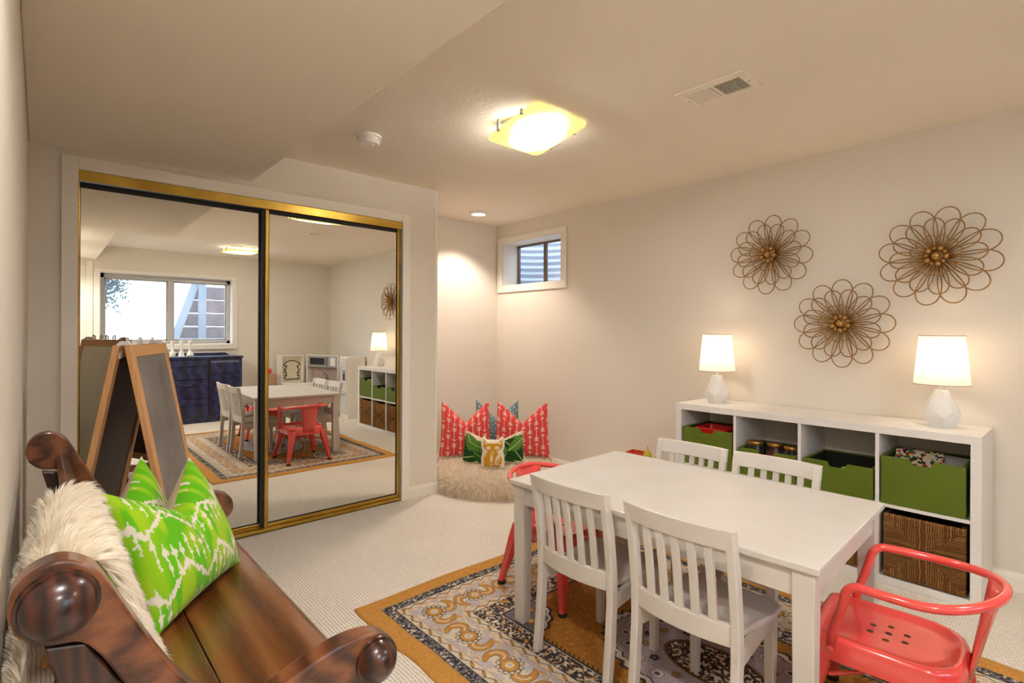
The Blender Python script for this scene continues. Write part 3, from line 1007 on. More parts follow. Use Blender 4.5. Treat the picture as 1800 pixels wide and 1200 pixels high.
g = G().tube([(3.36, 1.57, KH + .004), (3.39, 1.55, KH + .004), (3.41, 1.50, KH + .004), (3.44, 1.49, KH + .004), (3.495, 1.50, KH + .01), (3.505, 1.5, KH - .02)], .003, 6)
tag(ob('power_cord', g, M_white_pl, smooth=True), 'thin white cord of the lamp above the red tray bin', 'cord')

# ------------------------------------------------------------------ wire flowers on the right wall
def petal_mesh(L, wd, lift, r, name, tipcurl=0.0, inner=.012):
    """teardrop wire loop from the centre outwards along local z, lifted off the wall along -x"""
    pts = []
    n = 40
    for k in range(n):
        s = 2 * PI * k / n
        rad = inner + (L - inner) * (1 - math.cos(s)) / 2
        u = (1 - math.cos(s)) / 2
        wv = wd * math.sin(s) * (u ** .75)
        x = -lift * math.sin(min(u * 1.15, 1) * PI * .5) - tipcurl * max(0, u - .6) ** 2
        pts.append((x, wv, rad))
    return mesh_of(name, G().tube(pts, r, 6, True), M_wire, True)
PET_O = petal_mesh(.252, .074, .030, .0031, 'outer_petal')
PET_M = petal_mesh(.195, .060, .055, .0031, 'middle_petal')
PET_I = petal_mesh(.105, .036, .070, .0029, 'inner_petal', .10)
M_bead = mat('gold_bead', (182, 136, 74), rough=.3, metal=.6)
BEAD = mesh_of('bead', G().lathe([(.001, -.009), (.0064, -.0064), (.009, 0), (.0064, .0064), (.001, .009)], 12), M_bead, True)
def wire_flower(y, z, s, ph, label):
    t = thing('wire_flower', label, 'wall art', (XR - .004, y, z))
    t.scale = (s, s, s)
    for me, n, nm, off in ((PET_O, 12, 'outer_petal', 0), (PET_M, 12, 'middle_petal', .5), (PET_I, 12, 'inner_petal', .2)):
        for k in range(n):
            share(nm, me, t, Matrix.Translation((-.012, 0, 0)) @ Matrix.Rotation(2 * PI * (k + off) / n + ph, 4, 'X'))
    ob('hub', G().lathe([(.030, 0), (.032, .012), (.026, .045), (.012, .050)], 24).xf(Matrix.Rotation(-PI / 2, 4, 'Y')), M_wire, t, auto=40)
    share('bead', BEAD, t, Matrix.Translation((-.080, 0, 0)) @ Matrix.Scale(2.2, 4))
    for k in range(10):
        a = 2 * PI * k / 10 + ph
        share('bead', BEAD, t, Matrix.Translation((-.074, .040 * math.sin(a), .040 * math.cos(a))) @ Matrix.Scale(1.5 if k % 2 else 1.1, 4))
    g = G()
    for k in range(30):
        a = 2 * PI * k / 30
        g.tube([(-.02, .02 * math.sin(a), .02 * math.cos(a)), (-.034, .06 * math.sin(a), .06 * math.cos(a))], .0016, 4)
    ob('spokes', g, M_wire, t)
wire_flower(1.354, 1.720, .98, .1, 'gold wire flower wall art above the lamp over the red tray bin')
wire_flower(.956, 1.282, 1.0, .0, 'gold wire flower wall art hung lowest, between the two lamps')
wire_flower(.532, 1.622, 1.0, .2, 'gold wire flower wall art above the lamp over the puzzle book bin')

# ------------------------------------------------------------------ children's table
RUGZ = .0095
def table():
    P = [(1.4895, 1.6183), (2.258, 1.6576), (2.335, .5031), (1.539, .4733)]
    cx = sum(p[0] for p in P) / 4; cy_ = sum(p[1] for p in P) / 4
    ang = math.radians(2.2)
    t = thing('play_table', "white rectangular children's table on the patterned rug", 'table', (cx, cy_, 0), ang)
    w, l, H = .79, 1.155, .604
    ob('tabletop', G().box(-w / 2, w / 2, -l / 2, l / 2, H - .020, H), M_white, t, bev=.003)
    a, b = w / 2 - .035, l / 2 - .035
    for sx in (-1, 1):
        ob('apron', G().box(sx * a - .010, sx * a + .010, -b, b, H - .10, H - .020), M_white, t, bev=.001)
    for sy in (-1, 1):
        ob('apron', G().box(-a, a, sy * b - .010, sy * b + .010, H - .10, H - .020), M_white, t, bev=.001)
    for sx in (-1, 1):
        for sy in (-1, 1):
            x, y = sx * (a - .008), sy * (b - .008); q, q2 = .029, .024
            g = G().hexa([(x - q2, y - q2, RUGZ), (x + q2, y - q2, RUGZ), (x + q2, y + q2, RUGZ), (x - q2, y + q2, RUGZ)],
                         [(x - q, y - q, H - .020), (x + q, y - q, H - .020), (x + q, y + q, H - .020), (x - q, y + q, H - .020)])
            ob('leg', g, M_white, t, bev=.003)
table()

# ------------------------------------------------------------------ white slat-back chairs (local +x is the front)
def white_chair(label, loc, rz):
    t = thing('slat_back_chair', label, 'chair', loc, rz, 'white chairs round the play table')
    SH = .345
    # scooped seat
    n = 16
    V = []
    g = G()
    prof = [(-.15, -.130), (-.15, .130), (.10, .165), (.165, .16), (.188, .13), (.194, .0), (.188, -.13), (.165, -.16), (.10, -.165)]
    g.prism(prof, 'z', SH - .020, SH)
    ob('seat', g, M_white, t, bev=.006)
    # rear posts: one curved piece from foot to top rail
    for s in (-1, 1):
        pth = [(-.185, 0), (-.168, .15), (-.158, .30), (-.160, .40), (-.178, .54), (-.205, .675)]
        a, b = [], []
        g = G(); y0, y1 = s * .162 - .013, s * .162 + .013
        vs = []
        for x, z in pth:
            hw = .017 if .1 < z < .6 else .015
            vs += [(x - hw, y0, z), (x + hw, y0, z), (x + hw, y1, z), (x - hw, y1, z)]
        k = len(pth)
        fs = [(0, 1, 2, 3), tuple(4 * (k - 1) + j for j in range(4))]
        for i in range(k - 1):
            for j in range(4):
                fs.append((4 * i + j, 4 * i + (j + 1) % 4, 4 * i + 4 + (j + 1) % 4, 4 * i + 4 + j))
        g.add(vs, fs)
        ob('back_post', g, M_white, t, bev=.004)
    # curved rails between the posts
    def rail(nm, z0, z1, x0, x1, depth, th, over):
        g = G(); vs = []; N = 9
        for i in range(N):
            q = -1 + 2 * i / (N - 1)
            y = q * (.150 + over)
            bow = -depth * (1 - q * q)
            vs += [(x0 + bow - th, y, z0), (x0 + bow + th, y, z0), (x1 + bow + th, y, z1), (x1 + bow - th, y, z1)]
        fs = [(0, 1, 2, 3), tuple(4 * (N - 1) + j for j in range(4))]
        for i in range(N - 1):
            for j in range(4):
                fs.append((4 * i + j, 4 * i + (j + 1) % 4, 4 * i + 4 + (j + 1) % 4, 4 * i + 4 + j))
        g.add(vs, fs)
        ob(nm, g, M_white, t, bev=.003)
    rail('top_rail', .618, .678, -.193, -.207, .022, .011, .028)
    rail('back_rail', .335, .398, -.158, -.160, .022, .010, .0)
    # five slats
    for i in range(5):
        q = (-2 + i) / 3.0
        y = q * .150
        b0 = -.022 * (1 - q * q)
        g = G(); vs = []
        pth = [(.395, -.160), (.50, -.172), (.622, -.194)]
        for z, x in pth:
            vs += [(x + b0 - .006, y - .012, z), (x + b0 + .006, y - .012, z), (x + b0 + .006, y + .012, z), (x + b0 - .006, y + .012, z)]
        fs = [(0, 1, 2, 3), (8, 9, 10, 11)]
        for k in range(2):
            for j in range(4):
                fs.append((4 * k + j, 4 * k + (j + 1) % 4, 4 * k + 4 + (j + 1) % 4, 4 * k + 4 + j))
        g.add(vs, fs)
        ob('slat', g, M_white, t, bev=.0015)
    for s in (-1, 1):
        x, y = .155, s * .128
        g = G().hexa([(x - .013, y - .013, 0), (x + .013, y - .013, 0), (x + .013, y + .013, 0), (x - .013, y + .013, 0)],
                     [(x - .017, y - .017, SH - .02), (x + .017, y - .017, SH - .02), (x + .017, y + .017, SH - .02), (x - .017, y + .017, SH - .02)])
        ob('front_leg', g, M_white, t, bev=.003)
        ob('side_apron', G().hexa([(-.145, s * .158 - .008, SH - .075), (-.145, s * .158 + .008, SH - .075), (-.145, s * .158 + .008, SH - .020), (-.145, s * .158 - .008, SH - .020)],
                                  [(.150, s * .130 - .008, SH - .065), (.150, s * .130 + .008, SH - .065), (.150, s * .130 + .008, SH - .020), (.150, s * .130 - .008, SH - .020)]), M_white, t)
    ob('front_apron', G().box(.147, .163, -.115, .115, SH - .065, SH - .020), M_white, t)
    return t
RZ = .009     # top of the rug
CH = white_chair('white slat-back chair with its back to the bench, across from the red tray bin', (1.617, 1.235, RZ), 0)
dup(CH, (1.617, .812, RZ), 0, 'white slat-back chair with its back to the bench, next to the table corner')
dup(CH, (2.17, 1.285, RZ), PI, 'white slat-back chair with its back to the shelf, before the red tray bin')
dup(CH, (2.17, .90, RZ), PI, 'white slat-back chair with its back to the shelf, before the jar bin')

# ------------------------------------------------------------------ coral metal armchairs (local +x is the front)
def red_chair(label, loc, rz):
    t = thing('metal_armchair', label, 'chair', loc, rz, 'coral metal armchairs at the table ends')
    SH = .325
    w, d = .33, .33
    # pressed seat pan: rounded at the back, straight at the front
    def outline(ins):
        out = []
        x1, x0, hw = d / 2 + .04 - ins, -d / 2 + ins, w / 2 - ins
        for k in range(13):
            a = math.radians(90 + 180 * k / 12)
            out.append((x0 + .10 + .10 * math.cos(a) * (1 - ins * 2), hw * max(-1, min(1, math.copysign(abs(math.sin(a)) ** .62, math.sin(a))))))
        r = .03
        for k in range(5):
            a = math.radians(-90 + 90 * k / 4); out.append((x1 - r + r * math.cos(a), -hw + r + r * math.sin(a)))
        for k in range(5):
            a = math.radians(90 * k / 4); out.append((x1 - r + r * math.cos(a), hw - r + r * math.sin(a)))
        return out
    rings = [(.006, SH - .075), (0, SH - .07), (0, SH - .016), (.004, SH - .005), (.012, SH), (.020, SH - .002), (.026, SH - .009), (.05, SH - .012), (.10, SH - .014)]
    vs = []
    for ins, z in rings:
        vs += [(x, y, z) for x, y in outline(ins)]
    n = len(outline(0)); fs = []
    for i in range(len(rings) - 1):
        for j in range(n):
            j2 = (j + 1) % n
            fs.append((i * n + j, i * n + j2, (i + 1) * n + j2, (i + 1) * n + j))
    fs.append(tuple((len(rings) - 1) * n + j for j in range(n)))
    seat = ob('seat', G().add(vs, fs), M_red, t, auto=50)
    hole = mesh_of('drain_hole', G().lathe([(.009, 0), (.0088, .0008)], 14), mat('seat_hole', (96, 60, 34), rough=.8))
    for hx, hy in ((0, 0), (.042, .024), (.042, -.024), (-.042, .024), (-.042, -.024), (0, .048), (0, -.048)):
        share('drain_hole', hole, seat, Matrix.Translation((hx + .02, hy, SH - .0142)))
    # tapered folded legs with a ridge
    for sx in (-1, 1):
        for sy in (-1, 1):
            tx, ty = (.150 if sx > 0 else -.118), sy * .128
            fx, fy = (.205 if sx > 0 else -.185), sy * .192
            g = G(); vs = []
            for u, hw in ((0, .036), (.25, .034), (.6, .026), (.9, .018), (1, .017)):
                z = (SH - .03) * (1 - u) + .012 * u
                cx_, cy_ = tx + (fx - tx) * u, ty + (fy - ty) * u
                ring = []
                for k in range(10):
                    a = 2 * PI * k / 10 + math.atan2(sy, sx)
                    rr = hw * (1.12 if k == 0 else (1.0 if k in (2, 8) else (.86 if k in (1, 9) else .72)))
                    ring.append((cx_ + rr * math.cos(a), cy_ + rr * math.sin(a), z))
                vs += ring
            fs = [tuple(range(10)), tuple(40 + j for j in range(10))]
            for i in range(4):
                for j in range(10):
                    fs.append((i * 10 + j, i * 10 + (j + 1) % 10, i * 10 + 10 + (j + 1) % 10, i * 10 + 10 + j))
            leg = ob('leg', G().add(vs, fs), M_red, t, auto=50)
            ob('rubber_foot', G().lathe([(.018, 0), (.020, .006), (.0185, .016)], 14, (fx, fy, 0)), M_rubber, leg, auto=40)
    # cross braces under the seat
    for s in (-1, 1):
        ob('brace', G().tube([(-.145, -.145 * s, .20), (0, 0, .21), (.145, .145 * s, .20)], .006, 8), M_red, t, smooth=True)
    # arm and back hoop in one bent tube
    pts = []
    hz = .502
    hw = .205
    base = [(.135, .160, SH - .035), (.128, .166, SH + .02), (.106, .180, hz - .085), (.0975, .1865, hz - .05)]
    for k in range(1, 9):
        a = PI / 2 * k / 8
        base.append((.0565 + .04 * math.cos(a), .187 + .010 * k / 8, hz - .05 + .05 * math.sin(a)))
    arc = []
    for k in range(25):
        a = PI / 2 + PI * k / 24
        arc.append((-.05 + .185 * math.cos(a), .204 * math.sin(a), hz + .026 * (-math.cos(a)) ** 2))
    mid = [(.03, .200, hz), (-.01, .203, hz)]
    left = base + mid + arc
    right = [(x, -y, z) for x, y, z in (base + mid)][::-1]
    pts = left + right
    # smooth the joints
    hoop = ob('arm_hoop', G().tube(pts, .0125, 12), M_red, t, smooth=True)
    for s in (-1, 1):
        ob('bolt', G().lathe([(.009, 0), (.009, .006), (.005, .009)], 12).xf(Matrix.Translation((.135, s * .168, SH - .035)) @ Matrix.Rotation(-s * PI / 2, 4, 'X')), M_red, hoop, auto=40)
    # tapered back splat
    g = G(); vs = []; N = 9; K = 6
    for i in range(K):
        u = i / (K - 1)
        z = SH - .05 + (hz - SH + .072) * u
        hw_ = .050 + .036 * u
        xb = -.168 - .062 * u
        for j in range(N):
            q = -1 + 2 * j / (N - 1)
            vs.append((xb + .022 * q * q * (.4 + u), q * hw_, z))
    fs = [(i * N + j, i * N + j + 1, (i + 1) * N + j + 1, (i + 1) * N + j) for i in range(K - 1) for j in range(N - 1)]
    sp = ob('back_splat', G().add(vs, fs), M_red, t, smooth=True)
    md = sp.modifiers.new('thick', 'SOLIDIFY'); md.thickness = .004; md.offset = 0
    return t
RC = red_chair('coral red metal armchair at the table end facing away from the closet mirrors', (1.875, 1.70, RZ), -PI / 2)
dup(RC, (1.925, .385, RZ), PI / 2 + .07, 'coral red metal armchair at the table end nearest the puzzle book bin')

# ------------------------------------------------------------------ rug
def paint_rug(w, l):
    ORG, DK, CR, LAV, GR, BR = lin((206, 148, 72)), lin((62, 58, 62)), lin((222, 208, 184)), lin((196, 186, 184)), lin((118, 112, 112)), lin((174, 116, 48))
    c = Canvas(w, l, .0032, ORG)
    d = np.minimum(np.minimum(c.X, w - c.X), np.minimum(c.Y, l - c.Y))
    n1 = smooth_noise(c.ny, c.nx, (300, 200), 1); n2 = smooth_noise(c.ny, c.nx, (120, 80), 2)
    def band(a, b, col): c.img[(d >= a) & (d < b)] = col
    band(.088, .132, GR)
    m = (d >= .088) & (d < .132) & (n1 > .56); c.img[m] = DK
    m = (d >= .092) & (d < .128) & (n1 < .22); c.img[m] = CR
    band(.132, .137, DK); band(.137, .172, CR); band(.172, .176, ORG); band(.176, .335, LAV)
    m = (d >= .176) & (d < .335) & (n2 > .6); c.img[m] = CR
    band(.335, .339, ORG); band(.339, .372, CR); band(.372, .376, DK)
    band(.376, .455, GR)
    m = (d >= .376) & (d < .455) & (n1 > .5); c.img[m] = DK
    m = (d >= .376) & (d < .455) & (n1 < .36); c.img[m] = CR
    m = (d >= .376) & (d < .455) & (np.abs(n2 - .5) < .04); c.img[m] = ORG
    band(.455, .461, CR); band(.461, .468, DK); band(.468, 9, BR)
    m = (d >= .468) & (n1 > .72); c.img[m] = lin((194, 138, 66))
    # side runs: parametrise each side by a position s and inward distance
    sides = [((0, 0), (1, 0), (0, 1), w), ((0, l), (1, 0), (0, -1), w), ((0, 0), (0, 1), (1, 0), l), ((w, 0), (0, 1), (-1, 0), l)]
    def P(sd, s, q): return (sd[0][0] + sd[1][0] * s + sd[2][0] * q, sd[0][1] + sd[1][1] * s + sd[2][1] * q)
    for sd in sides:
        L = sd[3]
        for q0 in (.154, .355):       # zigzag guards with small leaves
            k = int((L - 2 * q0) / .034)
            pts = [P(sd, q0 + i * (L - 2 * q0) / k, q0 + (.010 if i % 2 else -.010)) for i in range(k + 1)]
            c.line(pts, .0022, DK)
            for i in range(0, k, 2):
                (x0, y0), (x1, y1) = pts[i], pts[i + 1]
                c.line([((x0 * .8 + x1 * .2), (y0 * .8 + y1 * .2)), ((x0 * .2 + x1 * .8), (y0 * .2 + y1 * .8))], .0062, DK)
                c.line([((x0 * .75 + x1 * .25), (y0 * .75 + y1 * .25)), ((x0 * .25 + x1 * .75), (y0 * .25 + y1 * .75))], .0042, ORG)
        q0 = .255
        k = max(2, int(round((L - 2 * q0) / .23)))
        step = (L - 2 * q0) / k
        for i in range(k + 1):
            s0 = q0 + i * step
            x, y = P(sd, s0, q0)
            # rosette
            for a in range(12):
                an = 2 * PI * a / 12
                c.ell(x + .042 * math.cos(an), y + .042 * math.sin(an), .013, .010, DK, an)
                c.ell(x + .042 * math.cos(an), y + .042 * math.sin(an), .009, .007, CR, an)
            c.ell(x, y, .038, .038, DK); c.ell(x, y, .034, .034, ORG); c.ell(x, y, .017, .017, CR); c.ell(x, y, .008, .008, LAV)
            if i == k: break
            # two curling paisleys between rosettes
            for j, (fs, ff) in enumerate(((.30, 1), (.70, -1))):
                base = s0 + step * fs
                pts, ws = [], []
                for u in np.linspace(0, 1, 26):
                    a = -1.2 + 4.6 * u
                    rr = .046 - .030 * u
                    pts.append(P(sd, base + ff * (rr * math.cos(a) - .012), q0 + ff * (rr * math.sin(a) * 1.1 - .005)))
                    ws.append(.004 + .014 * math.sin(PI * min(1, u * 1.1)) ** .8)
                c.line(pts, [v + .0045 for v in ws], CR); c.line(pts, [v + .0028 for v in ws], DK); c.line(pts, ws, ORG)
                c.line(pts[6:-5], .003, CR)
                tail = [P(sd, base + ff * (.046 * math.cos(-1.2) - .012 + .03 * u), q0 + ff * (-.05 - .012 * u)) for u in (0, .6, 1.3)]
                c.line(tail, .0035, ORG)
            for j in range(5):
                s = s0 + step * (.40 + .05 * j)
                x, y = P(sd, s, q0 + (.052 if j % 2 else -.056))
                c.ell(x, y, .008, .008, ORG); c.ell(x, y, .005, .005, CR)
    # inner toothed edge of the field
    for sd in sides:
        L = sd[3]; k = int((L - .95) / .022)
        for i in range(k):
            s = .475 + (i + .5) * (L - .95) / k
            c.line([P(sd, s, .470), P(sd, s + .008, .482)], .0032, DK)
    # corner pieces of the field
    for sx in (0, 1):
        for sy in (0, 1):
            x, y = (w * sx + (.47 if sx == 0 else -.47)), (l * sy + (.47 if sy == 0 else -.47))
            ex, ey = (1 if sx == 0 else -1), (1 if sy == 0 else -1)
            for r, col in ((.20, DK), (.188, CR), (.178, GR)):
                th = np.linspace(0, PI / 2, 28)
                pts = [(x, y)] + [(x + ex * (r + .012 * abs(math.sin(a * 9))) * math.cos(a), y + ey * (r + .012 * abs(math.sin(a * 9))) * math.sin(a)) for a in th]
                c.poly(pts, col)
            for rr, a in ((.06, .8), (.12, .4), (.12, 1.15), (.15, .8)):
                px, py = x + ex * rr * math.cos(a), y + ey * rr * math.sin(a)
                c.ell(px, py, .022, .022, DK); c.ell(px, py, .018, .018, ORG); c.ell(px, py, .008, .008, CR)
    # centre medallion
    mx, my = w / 2, l / 2
    def lobed(rx, ry, amp, n):
        return [(mx + (rx + amp * abs(math.sin(n * a / 2))) * math.cos(a), my + (ry + amp * abs(math.sin(n * a / 2))) * math.sin(a)) for a in np.linspace(0, 2 * PI, 240)]
    c.poly(lobed(.275, .43, .022, 44), DK); c.poly(lobed(.262, .417, .020, 44), CR); c.poly(lobed(.245, .40, .014, 44), DK)
    c.poly(lobed(.240, .394, .013, 44), lin((176, 160, 166)))
    for k in range(20):
        a = 2 * PI * k / 20
        px, py = mx + .205 * math.cos(a), my + .35 * math.sin(a)
        c.ell(px, py, .026, .026, lin((140, 112, 70))); c.ell(px, py, .022, .022, LAV); c.ell(px, py, .010, .010, DK)
    for k in range(14):
        a = 2 * PI * (k + .5) / 14
        px, py = mx + .155 * math.cos(a), my + .265 * math.sin(a)
        for b in range(5):
            c.ell(px + .012 * math.cos(b * 1.257), py + .012 * math.sin(b * 1.257), .008, .008, DK if k % 2 else lin((150, 110, 52)))
    c.poly([(mx + .115 * math.cos(a), my + .19 * math.sin(a)) for a in np.linspace(0, 2 * PI, 80)], lin((130, 92, 44)))
    c.poly([(mx + .105 * math.cos(a), my + .18 * math.sin(a)) for a in np.linspace(0, 2 * PI, 80)], lin((58, 48, 48)))
    e = ((c.X - mx) / .10) ** 2 + ((c.Y - my) / .172) ** 2 < 1
    c.img[e & (n1 > .62)] = CR; c.img[e & (n1 < .25)] = lin((130, 92, 60))
    # wear
    wear = smooth_noise(c.ny, c.nx, (500, 340), 9)
    c.img = c.img * (0.82 + .32 * wear[..., None])
    return c
RX0, RX1, RY0, RY1 = 1.036, 2.672, -.31, 2.140
def rug():
    c = paint_rug(RX1 - RX0, RY1 - RY0)
    X = RX0 + c.X; Y = RY0 + c.Y
    # hand-made edge: not quite straight
    wob = .006 * np.sin(Y * 9.0) + .004 * np.sin(Y * 23 + 1)
    wob2 = .006 * np.sin(X * 8 + 2)
    fx = 1 - 2 * np.abs(c.X / c.w - .5); fy = 1 - 2 * np.abs(c.Y / c.h - .5)
    X = X + wob * (1 - np.clip(fx * 5, 0, 1)); Y = Y + wob2 * (1 - np.clip(fy * 5, 0, 1))
    d = np.minimum(np.minimum(c.X, c.w - c.X), np.minimum(c.Y, c.h - c.Y))
    Z = .0015 + .0065 * np.clip(d / .008, 0, 1) ** .5 + .001 * smooth_noise(c.ny, c.nx, (24, 16), 4)
    Z[d < 1e-6] = .0002
    o = grid_obj('area_rug', np.stack([X, Y, Z], -1), c.img, attr_mat('woven_wool', rough=.95, bump=.4, bscale=420))
    tag(o, 'patterned oriental rug with mustard border under the white table', 'rug')
rug()

# ------------------------------------------------------------------ cushions
def pillow(name, w, h, th, paint, base, right, up, label, cat='cushion', n=110, chop=0.0, m=None, sag=.02, back=None, shape=None, group=None, piping=None, chopw=.30):
    """base = bottom centre in the room, right/up = directions of its face; the face looks along right x up"""
    right = Vector(right).normalized(); up = Vector(up)
    up = (up - right * up.dot(right)).normalized()
    nrm = right.cross(up)
    u = np.linspace(-1, 1, n); U, V = np.meshgrid(u, u)
    pin = .07
    X = U * w / 2 * (1 - pin * (1 - V ** 2) * np.abs(U) ** 3)
    Z = h / 2 + V * h / 2 * (1 - pin * (1 - U ** 2) * np.abs(V) ** 3)
    if shape is not None:
        X, Z = shape(U, V, w, h)
    T = th / 2 * ((1 - np.abs(U) ** 2.6) * (1 - np.abs(V) ** 2.6)) ** .55
    if chop:
        dent = chop * (1 - np.abs(U)) ** 1.15 * ((V + 1) / 2) ** 1.8
        Z = Z - dent
        T = T * (1 - .45 * np.exp(-(U / (chopw * .5)) ** 2) * ((V + 1) / 2) ** 2)
        X = X * (1 - .10 * ((V + 1) / 2) ** 3)
    T = T + .004 * (smooth_noise(n, n, (7, 7), 3 + int(w * 1000)) - .5) * (T > .003)
    Zl = Z
    t = thing(name, label, cat, base, 0, group)
    R = Matrix((right, up, nrm)).transposed().to_4x4()
    t.rotation_euler = R.to_euler()
    C_ = paint(U, V, w, h)
    mm = m or M_fabric
    fr = np.stack([X, Zl, T], -1); bk = np.stack([X, Zl, -T], -1)
    grid_obj('front_panel', fr, C_, mm, t)
    bc = C_ if back is None else np.zeros_like(C_) + lin(back)
    grid_obj('back_panel', bk[:, ::-1], bc[:, ::-1], mm, t)
    if piping is not None:
        edge = np.concatenate([fr[0, ::6], fr[::6, -1], fr[-1, ::-6], fr[::-6, 0]])
        ob('piping', G().tube([tuple(p) for p in edge], .0035, 5, True), piping, t, smooth=True)
    return t
M_fabric = attr_mat('cotton_print', rough=.9, bump=.2, bscale=900, sheen=.1)

def canvas_paint(draw, base, res=1.0):
    """draw(c) paints on a canvas of w x h metres; returns paint(U,V,w,h)"""
    def f(U, V, w, h):
        n = U.shape[0]
        c = Canvas(w, h, w / (n * 2 - 1) * 1.0, base)
        draw(c)
        ix = np.clip(((U + 1) / 2 * (c.nx - 1)).round().astype(int), 0, c.nx - 1)
        iy = np.clip(((V + 1) / 2 * (c.ny - 1)).round().astype(int), 0, c.ny - 1)
        return c.img[iy, ix]
    return f

WH = lin((244, 226, 208))
def arrows(flip):
    def d(c):
        pitch = c.w / 8.4
        for i in range(-1, 9):
            x = (i + .4) * pitch
            L = .155
            for j in range(-1, 4):
                y = j * L + (L / 2 if i % 2 else 0) - .02
                s = -1 if flip else 1
                yy = lambda q: y + (q if s > 0 else L - q)
                c.line([(x, yy(.01)), (x, yy(.145))], .0024, WH)
                c.line([(x - .015, yy(.128)), (x, yy(.146)), (x + .015, yy(.128))], .0026, WH)
                for k in range(3):
                    q = .012 + k * .013
                    c.line([(x - .016, yy(q)), (x, yy(q + .013)), (x + .016, yy(q))], .0024, WH)
    return d
CORAL = lin((226, 74, 70))
def dots(c):
    k = 0
    for j in range(12):
        for i in range(12):
            x = (i + (.5 if j % 2 else 0) + .12 * math.sin(i * 7 + j * 3)) * c.w / 11
            y = j * c.h / 11
            c.ell(x, y, .0065, .0065, lin((230, 226, 214)))
def leaf(c, x, y, L, wd, rot, c1, c2, c3):
    ca, sa = math.cos(rot), math.sin(rot)
    T = lambda a, b: (x + a * ca - b * sa, y + a * sa + b * ca)
    pts = [T(L * u, wd * math.sin(PI * u) ** .8) for u in np.linspace(0, 1, 24)] + [T(L * u, -wd * math.sin(PI * u) ** .8) for u in np.linspace(1, 0, 24)]
    c.poly(pts, c1)
    for k in range(1, 11):
        u = k / 11
        for s in (-1, 1):
            e = wd * math.sin(PI * min(1, u + .12)) ** .8 * .93
            c.line([T(L * u, 0), T(min(L, L * (u + .12)), s * e)], .0022, c2)
    c.line([T(0, 0), T(L, 0)], .003, c3)
def leaves(c):
    D, Mg, Lg, P = lin((18, 56, 24)), lin((52, 116, 40)), lin((150, 186, 84)), lin((206, 216, 140))
    for a in ((.10, .02, .24, .075, 1.9, D, Mg, P), (.47, .25, .25, .07, 3.9, Mg, Lg, P), (.02, .26, .22, .06, -1.0, Mg, Lg, P), (.05, .19, .24, .07, -.35, Mg, Lg, P), (-.02, .05, .2, .05, .15, D, Mg, P), (.10, .10, .17, .05, -.6, Mg, D, Lg),
              (.44, .02, .22, .07, 2.3, D, Mg, P), (.38, .16, .20, .055, .25, Mg, Lg, P), (.50, .03, .26, .09, 2.2, D, Mg, P), (.30, .20, .14, .045, -1.2, Mg, Lg, P),
              (.53, .22, .18, .05, 3.7, Mg, Lg, P), (.24, .02, .16, .05, .9, Mg, D, P)):
        leaf(c, *a)
def fox(c):
    MU, CRM = lin((212, 154, 34)), lin((246, 232, 214))
    w, h = c.w, c.h
    q = lambda x, y: (w / 2 + x * w, y * h)
    # body, tail
    c.poly([q(-.36, .06), q(-.38, .30), q(-.30, .50), q(-.20, .58), q(.18, .58), q(.26, .46), q(.38, .34), q(.38, .16), q(.28, .06)], MU)
    c.ell(w / 2 + .20 * w, .28 * h, .08 * w, .16 * h, CRM, -.3); c.ell(w / 2 + .20 * w, .24 * h, .03 * w, .10 * h, MU, -.3)
    c.ell(w / 2 - .06 * w, .33 * h, .05 * w, .12 * h, CRM); c.line([q(-.12, .08), q(.05, .14), q(.3, .12)], .002, CRM)
    c.line([q(-.10, .30), q(-.10, .12)], .0018, CRM); c.line([q(-.0, .30), q(-.0, .12)], .0018, CRM)
    # head with ears and mask
    c.poly([q(-.37, .93), q(-.42, .66), q(-.28, .56), q(-.06, .56), q(0, .52), q(.06, .56), q(.28, .56), q(.42, .66), q(.37, .93), q(.20, .84), q(-.20, .84)], MU)
    for s in (-1, 1):
        c.ell(w / 2 + s * .19 * w, .665 * h, .105 * w, .062 * h, CRM, -s * .2)
        c.line([q(s * .12, .67), q(s * .20, .65), q(s * .27, .69)], .0018, MU)
        c.poly([q(s * .31, .88), q(s * .34, .78), q(s * .24, .80)], CRM)
    c.line([q(-.05, .56), q(-.06, .48), q(.06, .48), q(.05, .56)], .0018, CRM)
def fox_shape(U, V, w, h):
    Hh = .90 + .10 * np.exp(-((np.abs(U) - .78) / .2) ** 2) * 1.0
    Z = (V + 1) / 2 * h * np.where(V > 0, 1 - (1 - Hh) * V, 1)
    X = U * w / 2 * (1 - .10 * np.exp(-((V - .05) / .25) ** 2))
    return X, Z

def fur_mat(name, c1, c2):
    m = mat(name, c1, rough=.8, col2=c2, nscale=40, sheen=.3)
    nt = m.node_tree; N = nt.nodes
    b = N['Principled BSDF']; out = [q for q in N if q.type == 'OUTPUT_MATERIAL'][0]
    tr = N.new('ShaderNodeBsdfTranslucent'); tr.inputs[0].default_value = rgba(c1)
    mx = N.new('ShaderNodeMixShader'); mx.inputs[0].default_value = .45
    nt.links.new(b.outputs[0], mx.inputs[1]); nt.links.new(tr.outputs[0], mx.inputs[2]); nt.links.new(mx.outputs[0], out.inputs[0])
    return m
